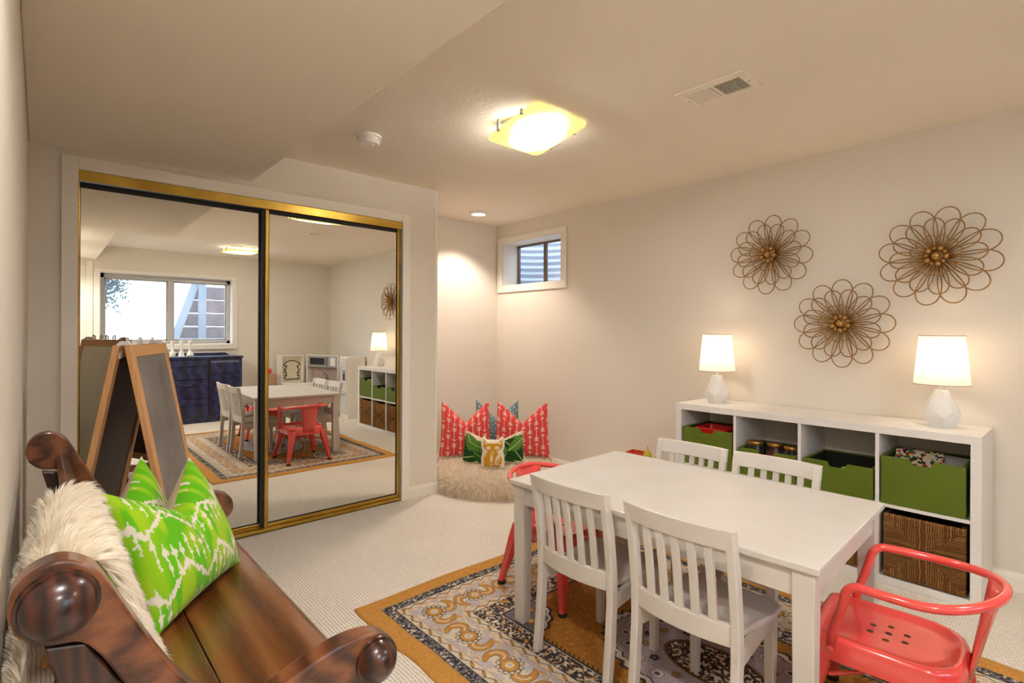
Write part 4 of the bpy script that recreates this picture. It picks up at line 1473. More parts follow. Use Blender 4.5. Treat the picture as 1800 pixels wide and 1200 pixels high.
# the furry floor cushion in the alcove
PX, PY = 2.835, 3.262
t = thing('floor_pouf', 'round cream shaggy fur floor cushion in the alcove corner', 'pouf', (PX, PY, 0))
M_fur = fur_mat('cream_fur', (252, 242, 226), (244, 230, 210))
prof = [(.30, .010), (.46, .014), (.505, .03), (.525, .06), (.52, .095), (.48, .125), (.36, .142), (.18, .146), (.001, .145)]
ob('cushion', G().lathe(prof, 48), M_fur, t, smooth=True)
nf = 42000
ang = rng.uniform(0, 2 * PI, nf)
si = rng.uniform(0, 1, nf)
pr = np.array(prof[1:])
seglen = np.hypot(np.diff(pr[:, 0]), np.diff(pr[:, 1])) * (pr[:-1, 0] + pr[1:, 0] + .02)
cum = np.concatenate([[0], np.cumsum(seglen)]) / seglen.sum()
rr = np.interp(si, cum, pr[:, 0]); zz = np.interp(si, cum, pr[:, 1])
kk = np.clip(np.searchsorted(cum, si) - 1, 0, len(pr) - 2)
dr = np.diff(pr[:, 0])[kk]; dz = np.diff(pr[:, 1])[kk]
nl = np.hypot(dr, dz)
nr_, nz_ = dz / nl, -dr / nl
Pf = np.stack([rr * np.cos(ang), rr * np.sin(ang), zz], 1)
Nf = np.stack([nr_ * np.cos(ang), nr_ * np.sin(ang), nz_], 1)
keep = (Pf[:, 0] + PX < XR - .03) & ~((Pf[:, 0] + PX < XE + .03) & (Pf[:, 1] + PY > YC - .03)) 
Pk, Nk = Pf[keep], Nf[keep]
fo_fine = fur_mesh('fine_fur', Pk[11000:30000], Nk[11000:30000], .070, .0018, M_fur, t, droop=.55, jitter=.5, clump=.03)
fo = fur_mesh('fur', Pk[:11000], Nk[:11000], .088, .0042, M_fur, t, droop=.6, jitter=.5, clump=.02, seed=8)
def keep_in(zmin):
    co = np.empty(len(zmin.vertices) * 3, np.float32); zmin.vertices.foreach_get('co', co); co = co.reshape(-1, 3)
    co[:, 2] = np.maximum(co[:, 2], .004); co[:, 0] = np.minimum(co[:, 0], XR - PX - .012)
    inw = (co[:, 1] + PY > YC - .018) & (co[:, 0] + PX < XE + .02)
    co[inw, 0] = XE + .02 - PX
    zmin.vertices.foreach_set('co', co.ravel()); zmin.update()
keep_in(fo.data); keep_in(fo_fine.data)
ZP = .158
FR, LN = (.752, -.659, 0), (.10, .12, 1)
pillow('throw_pillow', .42, .46, .12, canvas_paint(dots, lin((112, 142, 150))), (3.06, 3.50, ZP), FR, (.12, .14, 1), 'blue grey dotted pillow behind the two coral arrow pillows', chop=.16)
pillow('throw_pillow', .45, .47, .13, canvas_paint(arrows(True), CORAL), (2.722, 3.52, ZP + .004), (.80, -.60, 0), (.10, .16, 1), 'coral arrow print pillow standing nearer the mirrored closet', chop=.17, n=150)
pillow('throw_pillow', .48, .47, .13, canvas_paint(arrows(False), CORAL), (3.085, 3.205, ZP + .004), (.70, -.71, 0), (.16, .12, 1), 'coral arrow print pillow standing nearer the white shelf', chop=.17, n=150)
pillow('throw_pillow', .52, .27, .10, canvas_paint(leaves, lin((230, 210, 186))), (2.755, 3.19, ZP), FR, LN, 'wide cream pillow printed with green palm leaves', chop=.10, n=150)
pillow('throw_pillow', .185, .245, .08, canvas_paint(fox, lin((244, 230, 214))), (2.668, 3.10, ZP), FR, LN, 'small cream pillow printed with a mustard fox', n=130, shape=fox_shape)

# ------------------------------------------------------------------ toys on the floor behind the table
t = thing('toy_crate', 'red slatted wooden toy crate against the wall beyond the table', 'toy', (3.30, 2.215, 0), .1)
M_tred = mat('red_toy_wood', (206, 62, 40), rough=.5)
for s_ in (-1, 1):
    for k in range(4):
        ob('slat', G().box(s_ * .05 - .004, s_ * .05 + .004, -.055, .055, .02 + k * .088, .088 + k * .088), M_tred, t, bev=.002)
        ob('slat', G().box(-.046, .046, s_ * .055 - .004, s_ * .055 + .004, .02 + k * .088, .088 + k * .088), M_tred, t, bev=.002)
ob('base', G().box(-.046, .046, -.051, .051, 0, .02), M_tred, t)
t = thing('toy_stool', 'small plain wooden step stool under the toy pears', 'stool', (3.30, 2.06, 0))
ob('seat', G().box(-.07, .07, -.09, .08, .285, .302), M_pine, t, bev=.004)
for sx in (-1, 1):
    for sy in (-1, 1):
        ob('leg', G().box(sx * .055 - .01, sx * .055 + .01, sy * .065 - .01, sy * .065 + .01, 0, .285), M_pine, t)
M_tyel = mat('yellow_green_toy', (188, 176, 40), rough=.5)
for i, (x, y, q) in enumerate(((3.28, 2.11, .40), (3.29, 2.03, .34))):
    t = thing('toy_pear', ['large yellow-green toy pear beside the red toy crate', 'small yellow-green toy pear further from the red toy crate'][i], 'toy', (x, y, .3025))
    ob('body', G().lathe([(.01, 0), (.06 * q, .02 * q), (.082 * q, .08 * q), (.065 * q, .14 * q), (.036 * q, .19 * q), (.02 * q, .215 * q), (.002, .225 * q)], 20), M_tyel, t, smooth=True)
    ob('stem', G().tube([(0, 0, .22 * q), (.004, 0, .27 * q)], .002, 6), mat('stem_brown', (80, 54, 30)), t)

# ------------------------------------------------------------------ pew bench along the left wall
BY0, BY1 = .90, 2.06
t = thing('pew_bench', 'old dark wooden church pew with scrolled arms along the wall', 'bench', (0, 0, 0))
from_far = []
S_TOP = [(-.031, .858), (-.030, .872), (-.026, .888), (-.016, .902), (0, .912), (.020, .916), (.040, .909), (.060, .892), (.078, .860), (.096, .823),
         (.116, .783), (.137, .742), (.162, .700), (.190, .662), (.225, .632), (.262, .616), (.300, .618), (.340, .632), (.378, .643), (.416, .650), (.455, .650),
         (.492, .642), (.518, .624), (.530, .598), (.528, .570), (.512, .550), (.490, .544)]
S_BOT = [(.470, .540), (.462, .520), (.440, .506), (.40, .500), (.34, .502), (.285, .512), (.235, .535), (.190, .575), (.150, .628), (.115, .684), (.090, .724),
         (.074, .755), (.058, .782), (.040, .800), (.010, .806), (-.008, .815), (-.024, .832)]
def spline(p, k=4):
    out = []
    n = len(p)
    for i in range(n - 1):
        p0, p1, p2, p3 = (np.array(p[max(0, min(n - 1, i + j))]) for j in (-1, 0, 1, 2))
        for q in range(k):
            u = q / k
            out.append(tuple(.5 * ((2 * p1) + (-p0 + p2) * u + (2 * p0 - 5 * p1 + 4 * p2 - p3) * u * u + (-p0 + 3 * p1 - 3 * p2 + p3) * u ** 3)))
    return out + [tuple(p[-1])]
S_TOP, S_BOT = spline(S_TOP), spline(S_BOT)
def strip_prism(top, bot, y0, y1):
    """closed outline extruded along y with an n-gon cap split into quads for clean shading"""
    poly = top + bot
    return G().prism(poly, 'y', y0, y1)
PANEL = [(.005, .80), (.050, .79), (.10, .70), (.20, .56), (.30, .505), (.46, .505), (.500, .500), (.530, .478), (.536, .450), (.520, .415), (.490, .36), (.480, .20), (.500, .08),
         (.535, .05), (.535, 0), (-.01, 0), (-.01, .05), (.03, .10), (.05, .30), (.055, .55), (.030, .70)]
def pew_end(y_out, sgn):
    """sgn points to the outside of the pew"""
    a, b = y_out, y_out - sgn * .042
    e = ob('scrolled_arm', strip_prism(S_TOP, S_BOT, min(a, b), max(a, b)), M_pew, t, bev=.004)
    a2, b2 = y_out - sgn * .012, y_out - sgn * .040
    ob('end_panel', G().prism(PANEL, 'y', min(a2, b2), max(a2, b2)), M_pew_dark, t, bev=.003)
    for (cx_, cz, r) in ((.019, .858, .041), (.484, .598, .037)):
        pr_ = [(r + .006, -.004), (r + .004, .004), (r, .004), (r * .92, .018), (r * .7, .029), (r * .4, .036), (.001, .038)]
        m_ = Matrix.Translation((cx_, y_out, cz)) @ Matrix.Rotation(PI / 2 if sgn < 0 else -PI / 2, 4, 'X')
        ob('boss', G().lathe(pr_, 32).xf(m_), M_pew_dark, e, auto=50)
    ob('bolt', G().lathe([(.008, 0), (.007, .004), (.001, .006)], 14).xf(Matrix.Translation((.055, a2, .70)) @ Matrix.Rotation(PI / 2 if sgn < 0 else -PI / 2, 4, 'X')), M_black, e, smooth=True)
pew_end(BY0, -1)
pew_end(BY1 + .042, 1)
i0, i1 = BY0 + .040, BY1 + .002
# seat boards, dished, and the rounded front lip
def board(nm, prof, m):
    return ob(nm, G().prism(prof, 'y', i0, i1), m, t, bev=.003)
board('seat_board', [(.155, .430), (.30, .426), (.30, .446), (.155, .452)], M_pew_seat)
board('seat_board', [(.303, .426), (.50, .432), (.532, .426), (.546, .438), (.542, .456), (.526, .464), (.49, .462), (.40, .451), (.303, .446)], M_pew_seat)
board('back_board', [(.152, .45), (.176, .45), (.120, .64), (.096, .64)], M_pew)
board('back_board', [(.096, .643), (.119, .643), (.066, .83), (.048, .85), (.036, .84), (.042, .82)], M_pew)
board('front_apron', [(.49, .36), (.512, .36), (.512, .432), (.49, .432)], M_pew_dark)

# ikat pillows on the pew
def ikat(U, V, w, h):
    n = U.shape[0]
    nz1 = smooth_noise(n, n, (40, 90), 21) - .5; nz2 = smooth_noise(n, n, (4, 26), 22)
    G1, G2, Wt = lin((104, 196, 22)), lin((168, 212, 36)), lin((240, 230, 212))
    k = np.clip((nz2 - .35) * 3, 0, 1)[..., None]
    C_ = G1 * (1 - k) + G2 * k
    # chevron bands with ragged edges
    per = .70
    x = (U * 1.0 + 3.3) % per / per
    tri = 1 - np.abs(2 * x - 1)                     # 0 at the sides, 1 in the middle
    y = V + nz1 * .10
    for off, th in ((.50, .048), (-.46, .048)):
        dd = np.abs(y - off + tri * .42 - .16)
        C_ = np.where((dd < th)[..., None], Wt, C_)
    # vertical streaks with a knot
    ux = U * 9 + nz1 * .3
    col = np.floor(ux); fx = ux - col - .5
    ph = (np.sin(col * 78.233) * 43758.5) % 1
    yy = ((V + ph * .55 + 3) % .98) / .98
    band = (yy > .14) & (yy < .66)
    thin = np.abs(fx) < .085 + .25 * np.exp(-((yy - .52) / .05) ** 2) + .14 * np.exp(-((yy - .28) / .03) ** 2)
    zone = V < 2
    C_ = np.where((band & thin & zone)[..., None], Wt, C_)
    return C_
ZSEAT = .458
a25 = math.radians(24)
def lean(n_, a): return (-n_[0] * math.sin(a), -n_[1] * math.sin(a), math.cos(a))
nn_ = (.762, -.648)
pillow('ikat_pillow', .43, .385, .15, ikat, (.362, 1.700, ZSEAT), (.648, .762, 0), lean(nn_, a25), 'lime green ikat pillow in front, leaning on the other one', chop=.13, n=190, back=(206, 186, 160), chopw=.24)
pillow('ikat_pillow', .40, .38, .13, ikat, (.245, 1.815, ZSEAT), (.60, .80, 0), lean((.80, -.60), math.radians(20)), 'lime green ikat pillow half hidden behind the other one', chop=.12, n=150, back=(206, 186, 160), chopw=.24)

# sheepskin over the pew back
t = thing('sheepskin_throw', 'long-haired cream sheepskin draped over the pew back', 'throw', (0, 0, 0))
path = [(-.030, .60), (-.028, .72), (-.012, .80), (.004, .852), (.028, .886), (.060, .886), (.080, .850), (.100, .79), (.122, .72), (.146, .64), (.172, .56), (.186, .52)]
pa = np.array(path)
sp_ = np.concatenate([[0], np.cumsum(np.hypot(*np.diff(pa, axis=0).T))])
ns_, ny_ = 60, 44
ss = np.linspace(0, sp_[-1], ns_)
px_ = np.interp(ss, sp_, pa[:, 0]); pz_ = np.interp(ss, sp_, pa[:, 1])
yy0, yy1 = .955, 1.46
Yg = np.linspace(0, 1, ny_)[None] * np.ones((ns_, 1))
f_ = (ss / sp_[-1])[:, None]
right_edge = yy1 - .06 * np.sin(f_ * PI * 1.2) ** 2 + .02 * np.sin(f_ * 17)
Yv = yy0 + (right_edge - yy0) * Yg
Vt = np.stack([px_[:, None] + 0 * Yv + .004, Yv, pz_[:, None] + 0 * Yv], -1)
M_skin = fur_mat('sheepskin', (254, 248, 236), (248, 238, 218))
grid_obj('hide', Vt, None, M_skin, t)
nf = 80000
a_ = rng.uniform(0, ns_ - 1.001, nf); b_ = rng.uniform(0, ny_ - 1.001, nf)
ia, ib = a_.astype(int), b_.astype(int); fa, fb = (a_ - ia)[:, None], (b_ - ib)[:, None]
Pp = (Vt[ia, ib] * (1 - fa) + Vt[ia + 1, ib] * fa) * (1 - fb) + (Vt[ia, ib + 1] * (1 - fa) + Vt[ia + 1, ib + 1] * fa) * fb
tg = np.stack([np.gradient(px_), np.gradient(pz_)], 1); tg /= np.linalg.norm(tg, axis=1)[:, None]
Nn = np.stack([-tg[ia, 1], 0 * a_, tg[ia, 0]], 1) * .55
Nn[:, 1] += .9 * np.clip((b_ / ny_ - .9) * 10, 0, 1) - .3 * np.clip((.06 - b_ / ny_) * 16, 0, 1)
Nn += np.stack([tg[ia, 0], 0 * a_, tg[ia, 1]], 1) * 1.3
fo = fur_mesh('wool', Pp, Nn, .042, .0009, M_skin, t, droop=.25, jitter=.22, seed=5, clump=.025)
me = fo.data
co = np.empty(len(me.vertices) * 3, np.float32); me.vertices.foreach_get('co', co); co = co.reshape(-1, 3)
co[:, 0] = np.maximum(co[:, 0], XL + .004); me.vertices.foreach_set('co', co.ravel()); me.update()

# ------------------------------------------------------------------ drawing easel
def easel():
    P1, P2 = Vector((.228, 2.39, 0)), Vector((.403, 2.783, 0))
    ax = (P2 - P1).normalized()                 # along the ridge
    out = Vector((ax.y, -ax.x, 0))              # towards the chalkboard side
    L = (P2 - P1).length
    rz = math.atan2(out.y, out.x)
    t = thing('drawing_easel', 'folding pine easel with a chalkboard on one side and a whiteboard on the other', 'easel', ((P1.x + P2.x) / 2, (P1.y + P2.y) / 2, 0), rz)
    # local: +x towards the chalkboard side, +y along the ridge (far end)
    Ht, sp = 1.165, .235
    tx = .018
    def side(s):
        ang = math.atan2(sp - tx, Ht)
        f = thing('frame', '', '', (0, 0, 0))
        del f['label'], f['category']
        COL.objects.unlink(f); bpy.data.objects.remove(f)
        R_ = Matrix.Translation((s * tx, 0, Ht)) @ Matrix.Rotation(s * -ang, 4, 'Y')
        Lh = Ht / math.cos(ang)
        for e in (-1, 1):
            ob('stile', G().box(-.011, .011, e * (L / 2 - .018) - .018, e * (L / 2 - .018) + .018, -Lh + .004, 0).xf(R_), M_pine, t, bev=.003)
        for z0, z1 in ((-.045, -.002), (-.80, -.755)):
            ob('crossbar', G().box(-.011, .011, -L / 2 + .036, L / 2 - .036, z0, z1).xf(R_), M_pine, t, bev=.002)
        ob('crossbar', G().box(-.010, .010, -L / 2 + .036, L / 2 - .036, -1.06, -1.025).xf(R_), M_pine, t, bev=.002)
        bm_ = (mat('chalkboard', (112, 106, 102), rough=.75, col2=(148, 140, 134), nscale=5) if s > 0 else mat('whiteboard', (242, 238, 220), rough=.3, col2=(234, 228, 206), nscale=4))
        ob('chalkboard' if s > 0 else 'whiteboard', G().box(s * .002 - .002 + s * .004, s * .002 + .002 + s * .004, -L / 2 + .034, L / 2 - .034, -.757, -.043).xf(R_), bm_, t)
        ob('backing', G().box(-s * .002 - .002, -s * .002 + .002, -L / 2 + .034, L / 2 - .034, -.757, -.043).xf(R_), mat('dark_board_back', (62, 40, 40), rough=.5), t)
    side(1); side(-1)
    for e in (-1, 1):     # white hinge brackets on the ridge
        y = e * (L / 2 - .03)
        g = G().prism([(-.024, Ht + .004), (-.020, Ht - .05), (-.012, Ht - .05), (-.010, Ht + .0), (.010, Ht + .0), (.012, Ht - .05), (.020, Ht - .05), (.024, Ht + .004), (.012, Ht + .016), (-.012, Ht + .016)], 'y', y - .012, y + .012)
        ob('hinge', g, M_white_pl, t, bev=.002)
    # clips along the top for the paper roll
    for y in (-.10, .04):
        for s in (-1, 1):
            g = G().tube([(s * .020, y, Ht), (s * .020, y, Ht + .018), (s * .024, y + .006, Ht + .026), (s * .024, y + .016, Ht + .026), (s * .020, y + .022, Ht + .018), (s * .020, y + .022, Ht)], .004, 8)
            ob('paper_clip', g, M_white_pl, t, smooth=True)
    # folding tray between the legs
    zt = .345
    xt = tx + (sp - tx) * (Ht - zt) / Ht
    for e in (-1, 1):
        ob('tray_rail', G().box(-xt, xt, e * (L / 2 - .045) - .008, e * (L / 2 - .045) + .008, zt - .018, zt + .018), M_pine, t, bev=.002)
    ob('tray', G().box(-xt + .02, xt - .02, -L / 2 + .055, L / 2 - .055, zt - .016, zt - .010), mat('white_tray', (232, 226, 214), rough=.5), t)
easel()

# ------------------------------------------------------------------ navy dresser under the wide window
DXa, DXb, DYf, DH = .78, 2.115, YB + .47, .885
t = thing('dresser', 'dark navy painted dresser with drawers under the wide window', 'dresser', (0, 0, 0))
g = G().box(DXa, DXb, YB + .03, DYf - .02, .06, DH - .03)
ob('carcass', g, M_navy, t, bev=.004)
ob('top', G().box(DXa - .012, DXb + .012, YB + .02, DYf, DH - .03, DH), M_navy, t, bev=.006)
ob('plinth', G().box(DXa + .01, DXb - .01, YB + .05, DYf - .05, 0, .06), M_navy, t)
ob('backsplash', G().prism([(DXa + .06, DH), (DXb - .06, DH), (DXb - .12, DH + .035), (DXa + .12, DH + .035)], 'y', YB + .03, YB + .055), M_navy, t, bev=.003)
xs_ = 1.70
M_pull = mat('dark_metal_pull', (46, 54, 84), rough=.35, metal=.7)
for i in range(3):
    z0, z1 = .085 + i * .25, .085 + i * .25 + .235
    dr_ = ob('drawer', G().box(DXa + .03, xs_ - .015, DYf - .022, DYf - .004, z0, z1), M_navy, t, bev=.004)
    ob('moulding', G().box(DXa + .03, xs_ - .015, DYf - .004, DYf + .004, z1 - .055, z1 - .042), M_navy, dr_, bev=.003)
    for xp in (DXa + .25, xs_ - .25):
        ob('pull', G().tube([(xp - .05, DYf - .004, z1 - .06), (xp - .045, DYf + .018, z1 - .062), (xp + .045, DYf + .018, z1 - .062), (xp + .05, DYf - .004, z1 - .06)], .008, 8), M_pull, dr_, smooth=True)
dr_ = ob('drawer', G().box(xs_ + .005, DXb - .03, DYf - .022, DYf - .004, .655, .835), M_navy, t, bev=.004)
notch = mesh_of('carved_notch', G().prism([(0, .822), (.012, .822), (.020, .800), (.008, .800)], 'y', DYf - .004, DYf - .001), mat('carved_pale', (150, 156, 176), rough=.5))
for k in range(15):
    share('carved_notch', notch, dr_, Matrix.Translation((xs_ + .02 + k * .0235, 0, 0)))
dr_ = ob('cupboard_door', G().box(xs_ + .005, DXb - .03, DYf - .022, DYf - .004, .085, .640), M_navy, t, bev=.004)
ob('moulding', G().box(xs_ + .02, DXb - .045, DYf - .004, DYf + .003, .60, .612), M_navy, dr_)
M_candle = mat('milk_white_glass', (236, 232, 222), rough=.3)
cl = ['white waisted candle holder on the dresser, the one next to the easel', 'white fluted candle holder on the dresser with a round foot', 'white cone-footed candle holder on the dresser', 'white candle holder on the dresser with the widest foot']
for i, (x, k) in enumerate(((1.215, 0), (1.305, 1), (1.410, 2), (1.508, 3))):
    feet = [[(.03, 0), (.036, .02), (.03, .045)], [(.035, 0), (.04, .03), (.03, .06)], [(.042, 0), (.036, .01), (.028, .05)], [(.04, 0), (.048, .014), (.032, .04)]][k]
    prof = feet + [(.014, .085), (.011, .12), (.013, .15), (.024, .175), (.026, .20), (.020, .205), (.018, .19)]
    o = ob('candle_holder', G().lathe(prof, 24, (x, YB + .28 + .02 * (i % 2), DH + .0005)), M_candle, auto=50)
    tag(o, cl[i], 'candle holder', 'white candle holders on the dresser')

# ------------------------------------------------------------------ play kitchen in the rear corner
M_pk = mat('white_play_wood', (236, 230, 220), rough=.45)
M_pkg = mat('grey_play_panel', (150, 146, 140), rough=.45)
M_tile = speckle_print('tile_print', (168, 148, 138), [(150, 130, 122), (184, 164, 152), (140, 122, 116)], 30)
t = thing('play_kitchen', 'white corner play kitchen with sink, microwave and fridge', 'play kitchen', (0, 0, 0))
# fridge by the right wall, its door facing across the room
fx0, fx1, fy0, fy1, fh = 3.212, XR - .02, -.485, -.225, .868
ob('fridge_body', G().box(fx0 + .012, fx1, fy0, fy1, 0, fh), M_pk, t, bev=.004)
d_ = ob('fridge_door', G().box(fx0, fx0 + .012, fy0 + .006, fy1 - .012, .40, fh - .02), mat('silver_grey_door', (206, 202, 196), rough=.4), t, bev=.003)
ob('dispenser', G().box(fx0 - .003, fx0, fy1 - .14, fy1 - .05, .53, .68), M_pkg, d_, bev=.002)
ob('dispenser_recess', G().box(fx0 - .005, fx0 - .003, fy1 - .12, fy1 - .07, .54, .63), M_black, d_)
ob('handle', G().tube([(fx0, fy0 + .05, .50), (fx0 - .018, fy0 + .05, .51), (fx0 - .018, fy0 + .05, .70), (fx0, fy0 + .05, .71)], .006, 8), M_chrome, d_, smooth=True)
d_ = ob('freezer_drawer', G().box(fx0, fx0 + .012, fy0 + .006, fy1 - .012, .06, .385), mat('silver_grey_drawer', (206, 202, 196), rough=.4), t, bev=.003)
ob('handle', G().tube([(fx0, fy0 + .05, .34), (fx0 - .018, fy0 + .055, .34), (fx0 - .018, fy1 - .065, .34), (fx0, fy1 - .06, .34)], .006, 8), M_chrome, d_, smooth=True)
# angled sink unit between fridge and hutch: local x along its front, local y into the corner
A = Vector((2.985, -1.13)); B_ = Vector((3.205, -.50))
dv = (B_ - A); sw = dv.length; dv.normalize()
Ms = Matrix.Translation((A.x, A.y, 0)) @ Matrix(((dv.x, dv.y, 0, 0), (dv.y, -dv.x, 0, 0), (0, 0, 1, 0), (0, 0, 0, 1)))
sd_ = .075
def SU(nm, g, m, par=t, **k): return ob(nm, g.xf(Ms), m, par, **k)
SU('sink_cabinet', G().box(0, sw, -.07, sd_, 0, .44), M_pk, bev=.003)
SU('countertop', G().box(-.005, sw + .005, -.09, sd_, .44, .46), M_pk, bev=.004)
for k in range(2):
    x0 = .02 + k * (sw / 2 - .01)
    d_ = SU('cabinet_door', G().box(x0, x0 + sw / 2 - .03, -.084, -.07, .05, .41), M_pk, bev=.004)
    SU('knob', G().lathe([(.006, 0), (.012, .01), (.010, .018)], 12).xf(Matrix.Translation((x0 + (sw / 2 - .07 if k == 0 else .04), -.084, .36)) @ Matrix.Rotation(PI / 2, 4, 'X')), M_chrome, d_)
SU('backsplash', G().box(0, sw, sd_, sd_ + .012, .46, .70), M_tile)
tile = mesh_of('tile', G().box(0, .098, -.004, 0, 0, .030), M_tile)
for r_ in range(7):
    for c_ in range(6 if r_ % 2 == 0 else 5):
        x0 = .012 + c_ * .107 + (.053 if r_ % 2 else 0)
        if x0 + .098 < sw - .008:
            share('tile', tile, t, Ms @ Matrix.Translation((x0, sd_, .465 + r_ * .0335)))
for x in (0, sw - .014):
    SU('side_panel', G().box(x, x + .014, .0, sd_, .46, .865), M_pk)
SU('upper_panel', G().box(0, sw, -.003, sd_, .865, .875), M_pk)
mw = SU('microwave', G().box(.014, sw - .014, .006, sd_, .70, .865), M_pkg, bev=.003)
SU('microwave_window', G().box(.07, .38, .003, .006, .735, .835), M_black, mw)
SU('handle', G().box(.42, .438, -.012, .006, .72, .85), M_chrome, mw, bev=.003)
SU('keypad', G().box(.50, .60, .003, .006, .725, .845), mat('keypad', (206, 206, 200), rough=.5), mw)
for r_ in range(4):
    for c_ in range(3):
        SU('button', G().box(.508 + c_ * .03, .53 + c_ * .03, .001, .003, .735 + r_ * .025, .75 + r_ * .025), M_white_pl, mw)
bs = SU('sink_basin', dish(.26, .11, .03, [(.0, .462), (.0, .468), (.012, .470), (.02, .462), (.03, .450)]).xf(Matrix.Translation((sw * .55, -.015, 0))), M_chrome, auto=40)
SU('faucet', G().tube([(sw * .55, .05, .465), (sw * .55, .05, .56), (sw * .55, .04, .60), (sw * .55, .015, .615), (sw * .55, -.008, .60), (sw * .55, -.012, .575)], .010, 10), M_chrome, smooth=True)
for s in (-1, 1):
    SU('tap', G().lathe([(.012, 0), (.010, .03), (.018, .035), (.016, .05), (.004, .055)], 14).xf(Matrix.Translation((sw * .55 + s * .07, .05, .465))), M_chrome, smooth=True)
# hutch along the rear wall with a painted vine arch
hx0, hx1, hy = 2.655, 2.985, YB + .32
ob('hutch_cabinet', G().box(hx0, hx1 - .05, YB + .03, hy + .06, 0, .44), M_pk, t, bev=.003)
ob('hutch_counter', G().box(hx0 - .008, hx1 - .05, YB + .03, hy + .07, .44, .46), M_pk, t, bev=.004)
ob('oven_door', G().box(hx0 + .03, hx1 - .08, hy + .06, hy + .07, .08, .40), M_pk, t, bev=.004)
ob('hutch_back', G().box(hx0, hx1, hy - .09, hy - .076, .46, .85), mat('hutch_cream', (222, 214, 190), rough=.5), t)
for x in (hx0, hx1 - .014):
    ob('side_panel', G().box(x, x + .014, YB + .06, hy - .04, .46, .85), M_pk, t)
ob('hutch_top', G().box(hx0 - .006, hx1 + .004, YB + .06, hy - .03, .85, .866), M_pk, t, bev=.003)
M_vine = mat('painted_vine', (74, 72, 52), rough=.6)
yv = hy - .072
cxh = (hx0 + hx1) / 2
g = G()
g.tube([(cxh + .125 * math.cos(a), yv, .70 + .085 * math.sin(a)) for a in np.linspace(.1, PI - .1, 24)], .0065, 6)
for s in (-1, 1):
    g.tube([(cxh + s * (.085 + .012 * math.sin(k * 1.3)), yv, .50 + .024 * k) for k in range(10)], .004, 6)
ob('vine_stem', g, M_vine, t, smooth=True)
lf = mesh_of('vine_leaf', G().add([(0, 0, 0), (.010, .002, .014), (0, .001, .034), (-.010, .002, .014)], [(0, 1, 2, 3)]), M_vine)
for k in range(22):
    s = -1 if k % 2 else 1
    share('vine_leaf', lf, t, Matrix.Translation((cxh + s * (.085 + .012 * math.sin(k * .65)), yv, .50 + .011 * k)) @ Matrix.Rotation(s * (.8 + .9 * ((k // 2) % 2)), 4, 'Y'))
for k in range(9):
    share('vine_leaf', lf, t, Matrix.Translation((cxh - .06 + k * .016, yv, .49 + .004 * (k % 3))) @ Matrix.Rotation(-.8 + .2 * k, 4, 'Y'))

# wooden toy poles beside the hutch
M_pole = mat('toy_beech', (214, 150, 78), rough=.5)
M_orange = mat('orange_toy_wood', (226, 128, 40), rough=.5)
t = thing('toy_stand', 'slim wooden toy poles with a red top in an orange holder beside the play kitchen', 'toy', (2.53, YB + .12, 0))
ob('holder', G().box(-.10, .10, -.05, .05, .16, .22), M_orange, t, bev=.006)
ob('foot', G().box(-.11, .11, -.06, .06, 0, .025), M_orange, t, bev=.006)
for s in (-1, 1):
    ob('upright', G().box(s * .095 - .008, s * .095 + .008, -.01, .01, .02, .18), M_orange, t)
for k, (x, h_) in enumerate(((-.075, .58), (-.04, .60), (0, .62), (.04, .585), (.075, .60))):
    p_ = ob('pole', G().tube([(x, .01 * (k % 2), .03), (x + .006, .01 * (k % 2), h_)], .009, 8), M_pole, t, smooth=True)
    if k in (1, 2):
        ob('red_head', G().lathe([(.008, 0), (.03, .01), (.036, .035), (.026, .06), (.004, .07)], 10, (x + .006, .01 * (k % 2), h_ - .02)), mat('red_pompom', (206, 34, 32), rough=.6), p_)
bag = dish(.26, .22, .03, [(.02, 0), (0, .06), (0, .20), (-.004, .215), (.004, .215), (.012, .19), (.02, .02)])
def zig():
    m, nt, b = new_mat('zigzag_print'); N = nt.nodes; Lk = nt.links
    tc = N.new('ShaderNodeTexCoord'); w_ = N.new('ShaderNodeTexWave'); w_.inputs['Scale'].default_value = 14; w_.bands_direction = 'DIAGONAL'
    Lk.new(tc.outputs['Object'], w_.inputs['Vector'])
    r = N.new('ShaderNodeValToRGB'); r.color_ramp.interpolation = 'CONSTANT'
    r.color_ramp.elements[0].color = rgba((24, 22, 24)); r.color_ramp.elements[1].color = rgba((236, 230, 222)); r.color_ramp.elements[1].position = .5
    Lk.new(w_.outputs[1], r.inputs[0]); Lk.new(r.outputs[0], b.inputs['Base Color'])
    return m
t = thing('toy_bin', 'small coral fabric bin with a black and white striped band on the floor', 'bin', (2.27, YB + .26, 0))
ob('fabric_body', bag, mat('coral_fabric', (226, 92, 78), rough=.9), t, auto=40)
ob('striped_band', dish(.268, .228, .03, [(0, .12), (0, .205)]), zig(), t, auto=40)

# ------------------------------------------------------------------ outside the wide window
M_snow = mat('yard_gravel', (112, 118, 126), rough=.9, col2=(92, 98, 106), nscale=3, bump=.5, bscale=30)
struct(ob('ground_outside', G().add([(-8, -30, .7), (8, -30, .7), (8, YB - .24, .86), (-8, YB - .24, .86)], [(0, 1, 2, 3)]).box(-8, 8, YB - .3, YB - .2, .4, .86), M_snow), 'grey gravel yard outside the wide window')
t = thing('garden_fence', 'grey board fence far across the yard', 'fence', (-1.9, -9.0, .8))
M_fence = mat('grey_fence', (136, 142, 148), rough=.8)
fb = mesh_of('board', G().box(0, .13, 0, .02, 0, 1.0), M_fence)
for k in range(16):
    share('board', fb, t, Matrix.Translation((k * .145, 0, 0)))
ob('rail', G().box(0, 2.3, .02, .05, .75, .82), M_fence, t)
t = thing('timber_deck', 'weathered timber planter wall with a tall post outside the window', 'retaining wall', (2.12, -3.6, .82))
